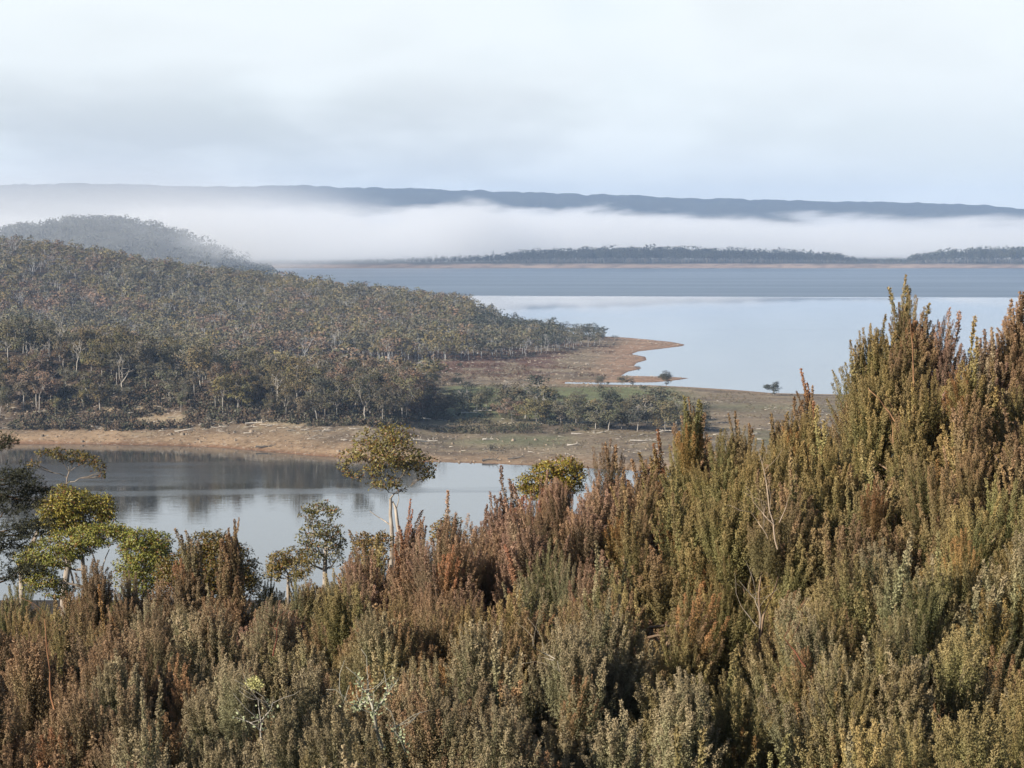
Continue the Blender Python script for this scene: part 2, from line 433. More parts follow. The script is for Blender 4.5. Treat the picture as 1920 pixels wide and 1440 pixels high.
Cf = lay(Cf, (0.30, 0.225, 0.175), smooth(3150, 3105, Y + (fbm(px / 30.0, Y / 40.0, 8) - .5) * 70))
Cf = lay(Cf, (0.15, 0.12, 0.10), smooth(.52, .62, fbm(px / 11.0, Y / 12.0, 19)) * (Y < 3150) * .7)
obj('far_shore', mesh('far_shore', np.stack([X, Y, Z], -1).reshape(-1, 3), [grid_faces(*X.shape)], M_HILL, Cf.reshape(-1, 3), True), kind='structure')

# ------------------------------------------------------------------ gum trees
def gum(rng, h, nclump, nleaf, leaf, kind='gum', sides=4, twigs=2, lowf=0.16):
    """a eucalypt of height h standing at the origin -> wood Geo, leaf Geo"""
    wood, lf = Geo(), Geo()
    lean = rng.normal(0, 0.05, 2) * h
    fork = h * rng.uniform(0.30, 0.48)
    r0 = 0.016 * h
    fp = np.array([lean[0] * 0.5, lean[1] * 0.5, fork])
    wood.tube(curve((0, 0, -0.6), fp, rng, 4, 0.03), np.linspace(r0, r0 * 0.75, 4), sides, rng.uniform(0.8, 1.15))
    nl = rng.integers(3, 6); ends = []
    for i in range(nl):
        a = i / nl * 6.283 + rng.uniform(-0.5, 0.5); sp = rng.uniform(0.10, 0.30) * h * (1.25 if kind == 'wide' else 0.9)
        e = np.array([lean[0] + sp * math.cos(a), lean[1] + sp * math.sin(a), h * rng.uniform(0.62, 0.88)])
        if i == 0: e = np.array([lean[0], lean[1], h * 0.9])
        c = curve(fp, e, rng, 5, 0.09); ends.append(c)
        wood.tube(c, np.linspace(r0 * 0.55, r0 * 0.16, 5), sides, rng.uniform(0.75, 1.2))
    if kind == 'dead':
        for c in ends:
            for _ in range(5):
                p = c[rng.integers(2, 5)]; d = rng.normal(size=3); d[2] = abs(d[2]) + 0.2
                q = p + d / np.linalg.norm(d) * h * rng.uniform(0.10, 0.24)
                cc = curve(p, q, rng, 4, 0.12); wood.tube(cc, np.linspace(r0 * 0.22, r0 * 0.07, 4), 3 if sides < 4 else 4, rng.uniform(0.9, 1.25))
        return wood, lf
    for k in range(nclump):
        c = ends[k % nl]; b = c[rng.integers(2, 5)]
        d = rng.normal(size=3) * np.array([1, 1, 0.55]); d[2] += 0.12
        p = b + d * h * 0.105
        p[2] = min(max(p[2] - h * lowf * rng.random() ** 2, h * (0.38 - lowf)), h * 0.97)
        cr = h * rng.uniform(0.10, 0.165) * (1.15 if kind == 'wide' else 1.0)
        for _ in range(twigs):
            wood.tube(curve(b, p + rng.normal(size=3) * cr * 0.5, rng, 3, 0.08), np.array([0.22, 0.13, 0.06]) * r0, 3 if sides < 4 else 4, rng.uniform(0.7, 1.1))
        n = max(4, int(nleaf / nclump * rng.uniform(0.6, 1.4)))
        u = rng.normal(size=(n, 3)); u /= np.linalg.norm(u, axis=1, keepdims=True)
        u *= rng.uniform(0.45, 1.05, (n, 1)); u[:, 2] = u[:, 2] * 0.62 + 0.1
        P = p + u * cr
        A = rng.normal(size=(n, 3)); A[:, 2] *= 0.6
        hue = rng.uniform(0.9, 1.1)
        cc = np.stack([rng.uniform(0.94, 1.08, n) * hue, np.ones(n), rng.uniform(0.9, 1.08, n)], 1) * rng.uniform(0.86, 1.14, (n, 1)) * rng.uniform(0.82, 1.18)
        lf.leaves(P, A, leaf * rng.uniform(0.6, 1.3, n), leaf * 0.62, cc, rng, u + np.array([0, 0, .35]) + rng.normal(size=(n, 3)) * .27)
    return wood, lf
rng = np.random.default_rng(7)
KINDS = ['gum', 'wide', 'gum', 'wide', 'gum', 'gum', 'wide', 'gum', 'gum', 'wide']
PROTO = []
for i, k in enumerate(KINDS):
    wd, lf = gum(rng, 10.0, 20 if k == 'wide' else 17, 1150, 0.46, k)
    PROTO.append((wd.mesh('trunk', M_FARB), lf.mesh('crown', M_FAR)))
BUSHY = []
for i in range(6):
    wd, lf = gum(rng, 10.0, 26, 1700, 0.5, 'wide', lowf=0.35)
    BUSHY.append((wd.mesh('trunk', M_FARB), lf.mesh('crown', M_FAR)))
DEADP = [gum(rng, 10.0, 0, 0, 0, 'dead')[0].mesh('trunk', M_DEAD) for _ in range(3)]
LOW = []
for i in range(14):
    if i % 7 == 6: wd, lf = gum(rng, 10.0, 0, 0, 0, 'dead', 3); L = None
    else: wd, lf = gum(rng, 10.0, 13, 230, 0.80, ['gum', 'wide'][i % 2], 3, 1)
    LOW.append((wd, lf))
TREE_TINT = {'grey-green': (0.118, 0.108, 0.070), 'olive': (0.134, 0.114, 0.056), 'rusty': (0.146, 0.106, 0.074), 'dark': (0.056, 0.060, 0.045)}

def bush_low(rng, h, n, leaf):
    lf = Geo(); wd = Geo()
    for k in range(4):
        e = np.array([rng.normal(0, .28), rng.normal(0, .28), rng.uniform(.5, .8)]) * h
        wd.tube(curve((0, 0, -.3), e, rng, 3, .08), np.array([.035, .025, .012]) * h, 3, rng.uniform(.7, 1.1))
        m = n // 4; u = rng.normal(size=(m, 3)); u /= np.linalg.norm(u, axis=1, keepdims=True); u *= rng.uniform(.4, 1.0, (m, 1)) * np.array([.36, .36, .30]) * h
        cc = rng.uniform(.75, 1.25, (m, 3)) * rng.uniform(.85, 1.15)
        lf.leaves(e * [1, 1, .85] + u, rng.normal(size=(m, 3)), leaf * rng.uniform(.7, 1.3, m), leaf * .65, cc, rng)
    return wd, lf
BUSHP = []
for _ in range(5):
    wd, lf = bush_low(rng, 3.0, 360, 0.26); BUSHP.append((wd.mesh('stem', M_FARB), lf.mesh('crown', M_FAR)))

def plant_tree(name, label, cat, x, y, h, tint, proto, group=None, z=None, wide=1.0, ref=10.0):
    z = float(ground(x, y)[0]) - 0.15 if z is None else z
    s = h / ref
    t = thing(name, label, cat, (x, y, z), rng.uniform(0, 6.28), (s * wide, s * wide, s), group)
    obj('trunk' if ref == 10 else 'stem', proto[0], t)
    if proto[1] is not None:
        c = obj('crown', proto[1], t); v = rng.uniform(0.85, 1.15)
        c.color = (tint[0] * v * rng.uniform(.93, 1.07), tint[1] * v, tint[2] * v * rng.uniform(.9, 1.1), 1)
    return t

# --- the forest: candidates scattered over the two ridges, nearest ones single trees, the rest one wood
def scatter(n, pxa, pxb, da, db, seed):
    r = np.random.default_rng(seed)
    d = np.sqrt(r.uniform(da ** 2, db ** 2, n)); p = r.uniform(pxa, pxb, n)
    return (p - CX) / F / 0.996 * d, d
fx, fy = scatter(30000, -560, 1130, 478, 1330, 3)
fs = signed_dist(fx, fy); fz = ground(fx, fy, fs); fpx, fpy = px_zone(fx, fy, fz)
TOE = [(-700, 512), (0, 511), (250, 508), (480, 500), (640, 489), (720, 492), (770, 505), (800, 540), (820, 600)]
edge = lerp(fpx, TOE)
in_front = (fy > edge) & (fpx < 815) & (fy < 640)
back_toe = lerp(fpx, [(-700, 700), (700, 760), (780, 770), (860, 775), (960, 812), (1010, 835), (1060, 872), (1125, 905)])
in_back = (fy > back_toe) & (fy < 1250) & (fs > 18)
dens = fbm(fx / 30, fy / 30, 77)
ok = (in_front | in_back) & (dens > 0.30)
fx, fy, fz, fpx, fpy = (a[ok] for a in (fx, fy, fz, fpx, fpy))
# thin out: keep a minimum spacing
keep = []; cell = {}
for i in range(len(fx)):
    s = 3.4 if fy[i] < 640 else 4.5
    k = (int(fx[i] // s), int(fy[i] // s))
    if any((k[0] + a, k[1] + b) in cell and (fx[i] - fx[cell[(k[0] + a, k[1] + b)]]) ** 2 + (fy[i] - fy[cell[(k[0] + a, k[1] + b)]]) ** 2 < s * s for a in (-1, 0, 1) for b in (-1, 0, 1)): continue
    cell[k] = i; keep.append(i)
keep = np.array(keep)
fx, fy, fz, fpx, fpy = (a[keep] for a in (fx, fy, fz, fpx, fpy))
vis = (fpx > -40) & (fpx < 1130)
order = np.argsort(np.where(vis, fy, 1e9))
single = set(order[:230].tolist())
hue_map = fbm(fx / 45 + 9, fy / 45, 55); hue2 = fbm(fx / 18 + 9, fy / 18, 56)
def tint_of(i):
    v = hue_map[i] + (hue2[i] - 0.5) * 0.6
    if fpx[i] > 880: return 'dark' if v < 0.55 else 'grey-green'
    return 'grey-green' if v < 0.42 else 'olive' if v < 0.55 else 'rusty' if v < 0.66 else 'grey-green'
TREE_WORD = {'grey-green': 'grey-green', 'olive': 'olive-green', 'rusty': 'rusty brown', 'dark': 'dark green'}
ZONES = [(-100, 120, 'at the far left'), (120, 270, 'above the white fallen trunk'), (270, 400, 'above the narrow orange beach'), (400, 520, 'where the scrub strip ends'),
         (520, 640, 'left of the lone gum crown'), (640, 900, 'behind the lone gum crown')]
WOOD = Geo(); WOODL = Geo()
for i in range(len(fx)):
    dead = rng.random() < (0.06 if i in single else 0.12)
    h = rng.uniform(5.5, 12.5) if fpx[i] < 880 else rng.uniform(6.5, 10.5)
    if fpx[i] > 1040: h *= 0.8
    if i in single:
        zn = next((z[2] for z in ZONES if z[0] <= fpx[i] < z[1]), ZONES[-1][2])
        dp = fy[i] - lerp(fpx[i], TOE)
        row = 'at the forest edge' if dp < 8 else 'behind the forest edge' if dp < 18 else 'halfway up' if dp < 30 else 'high on the slope'
        tn = tint_of(i); size = 'short' if h < 9 else 'tall' if h > 11.2 else 'middling'
        if dead:
            plant_tree('dead_tree', f'{size} bare bleached dead gum {row} {zn}', 'tree', fx[i], fy[i], h * 0.9, (1, 1, 1),
                       (DEADP[i % 3], None), f'dead gums {row} {zn}', fz[i] - 0.15)
        else:
            shp = 'broad' if KINDS[i % 10] == 'wide' else 'upright'
            plant_tree('gum_tree', f'{size} {shp} {TREE_WORD[tn]} gum {row} {zn}', 'tree', fx[i], fy[i], h, TREE_TINT[tn],
                       PROTO[i % 10], f'{size} {shp} {TREE_WORD[tn]} gums {row} {zn}', fz[i] - 0.15)
    else:
        tw, tl = LOW[6 if (i % 2 and dead) else 13 if dead else rng.choice([0, 1, 2, 3, 4, 5, 7, 8, 9, 10, 11, 12])]
        a = rng.uniform(0, 6.28); ca, sa = math.cos(a), math.sin(a); s = h / 10
        R = np.array([[ca, -sa, 0], [sa, ca, 0], [0, 0, 1]]) * s * np.array([[1.2], [1.2], [.92]])
        V, Q, Cw = tw.arrays(); WOOD.add(V @ R.T + (fx[i], fy[i], fz[i]), Q, Cw)
        if not dead:
            V, Q, Cl = tl.arrays(); tn = np.array(TREE_TINT[tint_of(i)]) * rng.uniform(.75, 1.25)
            WOODL.add(V @ R.T + (fx[i], fy[i], fz[i]), Q, Cl * tn)
# the rest of the forest is one mass: trunks and crowns in a single object
V1, Q1, C1 = WOODL.arrays(); V2, Q2, C2 = WOOD.arrays()
me = mesh('forest', np.concatenate([V1, V2]), [Q1, Q2 + len(V1)], M_FAR, np.concatenate([C1, C2 * 0.30]))
obj('forest', me, kind='stuff', label='dense gum forest covering the hills behind the lagoon', category='forest')
print('forest trees', len(fx), 'tris', 2 * (len(Q1) + len(Q2)))

# understorey and low grey scrub at the foot of the forest and on the heath
def clump_mass(name, pts, hs, nq, leaf, tints, label, cat, seed):
    r = np.random.default_rng(seed); g = Geo()
    P, A, L, Cc = [], [], [], []
    for (x, y, z), h, tn in zip(pts, hs, tints):
        n = nq; u = r.normal(size=(n, 3)); u /= np.linalg.norm(u, axis=1, keepdims=True); u *= r.uniform(.3, 1, (n, 1)) * np.array([.6, .6, .5]) * h
        P.append(u + (x, y, z + h * 0.42)); A.append(r.normal(size=(n, 3)) + [0, 0, .3]); L.append(np.full(n, leaf * (0.5 + 0.5 * h)))
        Cc.append(np.array(tn) * r.uniform(.7, 1.3, (n, 1)) * r.uniform(.8, 1.2))
    P, A, L, Cc = map(np.concatenate, (P, A, L, Cc))
    g.leaves(P, A, L * r.uniform(.7, 1.3, len(L)), L * 0.6, Cc, r)
    return obj(name, g.mesh(name, M_FAR), kind='stuff', label=label, category=cat)
def pick(n, pxa, pxb, da, db, seed, cond):
    x, y = scatter(n, pxa, pxb, da, db, seed); s = signed_dist(x, y); z = ground(x, y, s); p, q = px_zone(x, y, z)
    k = cond(x, y, z, p, q, s); return x[k], y[k], z[k], p[k], q[k]
x, y, z, p, q = pick(9000, -100, 830, 470, 560, 8, lambda x, y, z, p, q, s: (y > lerp(p, [(-100, 500), (300, 497), (430, 496), (480, 497), (640, 487), (740, 489), (800, 530)])) & (y < lerp(p, TOE) + 26) & (fbm(x / 7, y / 7, 4) > .38))
tn = [((.085, .075, .055), (.11, .08, .055), (.07, .07, .045))[int(v)] for v in np.random.default_rng(1).integers(0, 3, len(x))]
clump_mass('scrub', np.stack([x, y, z], 1), np.random.default_rng(2).uniform(.6, 2.6, len(x)), 24, .42, tn, 'low grey-brown scrub at the foot of the forest', 'scrub', 5)
x, y, z, p, q = pick(5000, 780, 1330, 500, 610, 18, lambda x, y, z, p, q, s: (s > 25) & (q > 752 + (fbm(x / 10, y / 10, 3) - .5) * 30) & (q < 826) & (fbm(x / 9, y / 9, 14) > .54))
tn = [((.085, .08, .055), (.095, .08, .05), (.065, .07, .045))[int(v)] for v in np.random.default_rng(11).integers(0, 3, len(x))]
clump_mass('scrub', np.stack([x, y, z], 1), np.random.default_rng(12).uniform(.5, 1.9, len(x)), 20, .36, tn, 'low scrub between the trees on the flat', 'scrub', 15)
x, y, z, p, q = pick(9000, 740, 1180, 640, 1000, 9, lambda x, y, z, p, q, s: (s > 8) & (q < 716) & (q > 624) & (p < 1180 - (q - 620) * .5) & (fbm(x / 18, y / 18, 6) > .46 + .1 * (p > 1000)))
tn = [((.115, .06, .043), (.14, .085, .055), (.085, .065, .045))[int(v)] for v in np.random.default_rng(3).integers(0, 3, len(x))]
clump_mass('heath', np.stack([x, y, z], 1), np.random.default_rng(4).uniform(.35, 1.1, len(x)), 12, .35, tn, 'reddish brown heath on the point beyond the grassy flat', 'heath', 6)
x, y, z, p, q = pick(7000, 700, 1900, 455, 680, 10, lambda x, y, z, p, q, s: (s > 12) & (fbm(x / 12, y / 12, 7) > .47))
tn = [((.13, .10, .06), (.10, .095, .05), (.16, .12, .075))[int(v)] for v in np.random.default_rng(5).integers(0, 3, len(x))]
clump_mass('tussock_grass', np.stack([x, y, z], 1), np.random.default_rng(6).uniform(.2, .55, len(x)), 9, .35, tn, 'tan tussocks scattered over the shore flat', 'grass', 7)

# driftwood and stones littering the flats
def litter(name, n, pxa, pxb, da, db, seed, cond, label, lmin, lmax):
    x, y, z, p, q = pick(n, pxa, pxb, da, db, seed, cond); r = np.random.default_rng(seed); g = Geo()
    for i in range(len(x)):
        L = r.uniform(lmin, lmax) * (1 if r.random() < .9 else 2.2); a = r.uniform(0, 3.14); a = a if r.random() < .35 else r.normal(0, .5)
        d = np.array([math.cos(a), math.sin(a), r.normal(0, .08)]) * L / 2; c = np.array([x[i], y[i], z[i] + .12])
        rad = r.uniform(.035, .085) * (1 + L * .12)
        g.tube([c - d, c + d * .2 + [0, 0, r.uniform(0, .2)], c + d], [rad, rad * .8, rad * .4], 4, r.uniform(.4, 1.1))
    return obj(name, g.mesh(name, M_DEAD), kind='stuff', label=label, category='driftwood')
litter('driftwood', 1100, 620, 1900, 455, 600, 12, lambda x, y, z, p, q, s: (s > 16) & (fbm(x / 15, y / 15, 8) > .45), 'bleached driftwood littering the flat above the lagoon', .4, 1.7)
litter('driftwood', 700, -60, 760, 470, 520, 13, lambda x, y, z, p, q, s: (s > 9), 'pale fallen branches along the foot of the forest', .8, 3.0)
litter('driftwood', 1400, 780, 1300, 640, 1000, 14, lambda x, y, z, p, q, s: (s > 3) & (q < 725), 'bleached sticks and stones over the far point', .5, 1.6)

def stones(n, pxa, pxb, da, db, seed, cond, label, a_, b_):
    x, y, z, p, q = pick(n, pxa, pxb, da, db, seed, cond); r = np.random.default_rng(seed); g = Geo()
    base = np.array([(-1, -1, -.6), (1, -1, -.6), (1, 1, -.6), (-1, 1, -.6), (-.6, -.6, .6), (.6, -.6, .6), (.6, .6, .6), (-.6, .6, .6)]) * .5
    Q = np.array([(0, 1, 5, 4), (1, 2, 6, 5), (2, 3, 7, 6), (3, 0, 4, 7), (4, 5, 6, 7)])
    for i in range(len(x)):
        sz = r.uniform(a_, b_) * (1 + (r.random() < .08)); V = base * sz * r.uniform(.6, 1.4, 3) * (1 + r.normal(0, .15, (8, 3))); t_ = r.uniform(0, 6.28); c_, s_ = math.cos(t_), math.sin(t_)
        V = V @ np.array([[c_, -s_, 0], [s_, c_, 0], [0, 0, 1]]).T
        g.add(V + (x[i], y[i], z[i] + sz * .15), Q, np.array([.58, .50, .42]) * r.uniform(.5, 1.3))
    obj('stones', g.mesh('stones', M_DEAD), kind='stuff', label=label, category='stones')
stones(1900, 800, 1300, 650, 960, 41, lambda x, y, z, p, q, s: (s > 1) & (q < 728), 'stones scattered over the far gravel point', .15, .48)
stones(2600, -60, 1900, 445, 540, 42, lambda x, y, z, p, q, s: (s > .5) & (s < 45), 'stones along the lagoon beach and lower flat', .15, .5)
# far woods
def far_wood(name, pxa, pxb, n, dist, label, seed):
    r = np.random.default_rng(seed); T = [(380, 494), (700, 488), (900, 481), (1000, 470), (1150, 464), (1300, 465), (1450, 470), (1560, 476), (1615, 487), (1695, 487), (1712, 477), (1780, 469), (1920, 464), (2500, 460)]
    wl, ww = Geo(), Geo()
    for i in range(n):
        p = r.uniform(pxa, pxb); d = dist + r.uniform(0, 260) ** 1.0
        top = hz_z(lerp(p, T), dist + 60) + r.normal(0, 1.6); z0 = 5.0
        h = max(top - z0, 5.0) * r.uniform(.72, 1.06)
        tw, tl = LOW[r.choice([0, 1, 2, 3, 4, 5, 7, 8])]
        V, Q, Cc = tl.arrays(); k = r.permutation(len(Q))[:64]; Q = Q[k]; u = np.unique(Q, return_inverse=True); V, Cc, Q = V[u[0]], Cc[u[0]], u[1].reshape(-1, 4)
        s = h / 10; x = (p - CX) / F / .996 * d
        ctr = V.reshape(-1, 4, 3).mean(1, keepdims=True) if len(V) % 4 == 0 else None
        if ctr is not None: V = (ctr + (V.reshape(-1, 4, 3) - ctr) * 1.5).reshape(-1, 3)
        wl.add(V * s * [.9, .9, 1] + (x, d, z0), Q, Cc * np.array([.062, .066, .045]) * r.uniform(.7, 1.3))
        ww.tube([(x, d, z0 - 1), (x + r.normal(0, .6), d, z0 + h * .7)], [.35, .2], 3, (.20, .19, .17))
    V1, Q1, C1 = wl.arrays(); V2, Q2, C2 = ww.arrays()
    obj(name, mesh(name, np.concatenate([V1, V2]), [Q1, Q2 + len(V1)], M_FAR, np.concatenate([C1, C2])), kind='stuff', label=label, category='forest')
far_wood('far_wood', 380, 1640, 2300, 3150, 'far wood along the opposite lake shore, running into the fog', 21)
far_wood('far_wood', 1640, 2450, 1400, 3150, 'far wood on the opposite shore right of the gap', 22)
r = np.random.default_rng(31); g = Geo(); Xm, Ym, Zm = MIDX
for i in range(5200):
    a, b = r.integers(0, Xm.shape[0]), r.integers(0, Xm.shape[1])
    if Zm[a, b] < 3: continue
    c = np.array([Xm[a, b] + r.normal(0, 8), Ym[a, b] + r.normal(0, 12), Zm[a, b] + 3])
    n = 20; u = r.uniform(-1, 1, (n, 3)) * [5, 5, 3.0]
    g.leaves(c + u, r.normal(size=(n, 3)), r.uniform(1.8, 3.2, n), 2.0, np.array([.06, .064, .045]) * r.uniform(.6, 1.4), r)
obj('hill_wood', g.mesh('hill_wood', M_FAR), kind='stuff', label='far woodland on the hazy hill behind the first ridge', category='forest')

def foot(px, py):
    d = np.arange(440, 1050, 1.0); P = np.array([at(px, py, v) for v in d]); gz = ground(P[:, 0], P[:, 1])
    k = np.argmax(P[:, 2] <= gz) if (P[:, 2] <= gz).any() else len(d) - 1
    return np.array([P[k, 0], P[k, 1], gz[k]])
# ------------------------------------------------------------------ single trees, bushes and logs on the flats
FL = 'scattered trees on the flat between the waters'
FLAT = [  # px, foot row, height m, tint, prototype, wide, label
    (786, 770, 7.0, 'olive', 1, 1.2, 'olive tree leaning out of the forest corner over the tan flat'),
    (812, 776, 6.6, 'rusty', 3, 1.2, 'brownish tree at the forest corner nearest the tan flat'),
    (836, 782, 6.2, 'grey-green', 6, 1.1, 'round grey-green tree standing just clear of the forest corner'),
    (745, 776, 8.0, 'rusty', 0, 1.1, 'rusty tree in the last bay of the forest edge above the tan flat'),
    (768, 783, 5.6, 'rusty', 3, 1.2, 'low rusty tree under the last bay of the forest edge'),
    (876, 768, 6.4, 'dark', 9, 1.3, 'dark spreading tree on the grassy flat beside white logs'),
    (893, 772, 4.6, 'grey-green', 1, 1.2, 'low tree right of the dark spreading tree'),
    (912, 762, 5.6, 'grey-green', 2, 1.0, 'small tree over white logs on the grassy flat'),
    (948, 775, 8.2, 'grey-green', 5, 1.05, 'tall pointed grey-green tree left of the dense dome clump'),
    (962, 792, 5.6, 'rusty', 6, 1.2, 'low grey-brown tree in front of the tall pointed tree'),
    (985, 785, 7.4, 'grey-green', 1, 1.3, 'spreading tree forming the left shoulder of the dome clump'),
    (1006, 775, 8.6, 'dark', 9, 1.25, 'darkest crown topping the dome clump on the flat'),
    (1022, 790, 7.6, 'olive', 3, 1.3, 'olive tree forming the right shoulder of the dome clump'),
    (1008, 797, 6.2, 'olive', 6, 1.2, 'olive tree in front of the dome clump'),
    (1046, 776, 4.6, 'dark', 9, 1.2, 'small dark tree just right of the dome clump'),
    (1050, 797, 5.4, 'grey-green', 0, 1.1, 'grey tree low in front between the dome clump and the dark cone'),
    (1078, 800, 6.4, 'grey-green', 4, 1.1, 'upright tree left of a white fallen trunk'),
    (1083, 768, 4.4, 'grey-green', 6, 1.1, 'small tree alone far out on the green grass'),
    (1102, 798, 6.0, 'olive', 7, 1.1, 'olive tree standing above a white fallen trunk'),
    (1116, 806, 6.2, 'grey-green', 3, 1.2, 'spreading tree low on the flat below the dark cone'),
    (1143, 786, 7.6, 'dark', 2, 0.9, 'dark cone-shaped tree standing above the row on the flat'),
    (1140, 808, 6.4, 'grey-green', 1, 1.2, 'rounded tree in front of the dark cone'),
    (1165, 806, 5.8, 'olive', 9, 1.1, 'olive tree right of the dark cone'),
    (1180, 796, 5.6, 'grey-green', 6, 1.1, 'domed tree between the dark cone and the broad clump'),
    (1195, 810, 6.4, 'dark', 5, 1.0, 'dark tree with pale trunks beneath the broad clump'),
    (1216, 800, 6.8, 'grey-green', 3, 1.2, 'grey-green tree at the left of the broad clump'),
    (1238, 796, 8.2, 'grey-green', 1, 1.3, 'tallest tree of the broad clump by the golden shrubs'),
    (1250, 811, 6.8, 'olive', 4, 1.1, 'tree with white trunks at the front of the broad clump'),
    (1268, 800, 7.2, 'grey-green', 9, 1.2, 'right-hand tree of the broad clump, half behind a rusty spire'),
    (1285, 812, 6.0, 'grey-green', 6, 1.1, 'low grey tree behind the rusty spire'),
    (1249, 724, 4.6, 'dark', 8, 1.0, 'lone dark tree standing up against the white lake inlet'),
    (1450, 742, 3.9, 'dark', 2, 1.25, 'lone squat dark tree on the lake shore among the shrubs'),
    (1165, 722, 2.9, 'grey-green', 6, 1.5, 'small grey tree on the shore left of the inlet bushes'),
    (1126, 722, 2.6, 'grey-green', 4, 1.5, 'little grey tree at the inner end of the inlet'),
    (858, 722, 3.4, 'dark', 9, 1.4, 'small dark tree by the track beneath the point'),
    (844, 722, 3.0, 'rusty', 6, 1.5, 'brownish small tree beside the dark one by the track'),
    (792, 724, 3.6, 'dark', 1, 1.3, 'dark small tree at the corner of the forest by the track'),
]
for i, (px_, py_, h, tn, pr, wd, lab) in enumerate(FLAT):
    P_ = foot(px_, py_)
    plant_tree('gum_tree', lab, 'tree', P_[0], P_[1], h * 1.18, TREE_TINT[tn], BUSHY[pr % 6], FL, None, wd * 1.25)
BUSH = [(1210, 733, 2.3, 'round grey bush on the shore in front of the lone dark tree'), (1186, 722, 1.9, 'small bush on the inlet edge right of the small grey tree'),
        (1137, 722, 1.5, 'tiny bush at the inlet head beside the little grey tree'), (878, 722, 1.5, 'small round bush right of the trees by the track'),
        (1034, 733, 1.5, 'lone bush at the far edge of the green grass'), (918, 846, 2.1, 'lone stump-like bush on the sparse flat above the lagoon'),
        (1000, 666, 2.0, 'dark bush on the red heath of the point'), (866, 690, 2.4, 'brown bush at the foot of the point near the forest'),
        (1155, 636, 2.2, 'lone bush on the skyline of the red point'), (1196, 690, 1.1, 'small bush at the tip of the bay shore')]
for i, (px_, py_, h, lab) in enumerate(BUSH):
    P_ = foot(px_, py_)
    plant_tree('bush', lab, 'bush', P_[0], P_[1], h, TREE_TINT['dark'], BUSHP[i % 5], 'bushes on the flats', None, 1.1, 3.0)
LOGS = [(1105, 813, 9.0, 8, 'long white fallen trunk lying below the trees on the flat'), (1206, 828, 6.5, -4, 'white log on the flat right of the red shrub tip'),
        (800, 829, 5.0, 6, 'pale crooked log just right of the lone gum crown'), (782, 828, 3.6, -8, 'short pale log touching the lone gum crown'),
        (915, 826, 2.6, 0, 'short white log in the middle of the sparse flat'), (1245, 812, 4.0, 20, 'white log under the broad clump of trees'),
        (1075, 836, 3.0, 10, 'pale log low on the flat above the orange beach'), (905, 772, 5.0, 5, 'white log under the small tree on the grassy flat'),
        (880, 776, 4.4, -6, 'white log under the dark spreading tree'), (790, 789, 5.0, 4, 'white fallen trunk under the forest corner'),
        (255, 777, 5.6, 6, 'white fallen trunk at the forest foot above the orange beach'), (125, 792, 4.4, -28, 'leaning pale trunk in the scrub left of the white fallen trunk'),
        (478, 795, 4.6, 8, 'pale trunk lying where the scrub ends and the flat begins'), (500, 839, 5.0, 4, 'dark log at the water line of the lagoon'),
        (968, 861, 4.0, 22, 'dark stranded log on the orange beach'), (920, 866, 3.6, 2, 'dark log at the water edge below the sparse flat')]
for px_, py_, L, a, lab in LOGS:
    P_ = foot(px_, py_); z = float(ground(P_[0], P_[1])[0]); r = np.random.default_rng(int(px_)); g = Geo()
    dk = 0.3 if lab.startswith('dark') else 1.15
    d = np.array([math.cos(math.radians(a)), 0.25, math.sin(math.radians(a)) * .35]) * L / 2
    c = curve(-d, d, r, 6, .05); g.tube(c, np.linspace(.26, .10, 6), 6, (dk,) * 3)
    for _ in range(3):
        k = r.integers(2, 5); e = c[k] + np.array([r.normal(0, .5), r.normal(0, .4), r.uniform(.3, .9)]); g.tube(curve(c[k], e, r, 3, .1), [.09, .06, .03], 4, (dk,) * 3)
    thing('fallen_log', lab, 'log', (P_[0], P_[1], z + .25), group='fallen logs on the flats', data=g.mesh('fallen_log', M_DEAD))

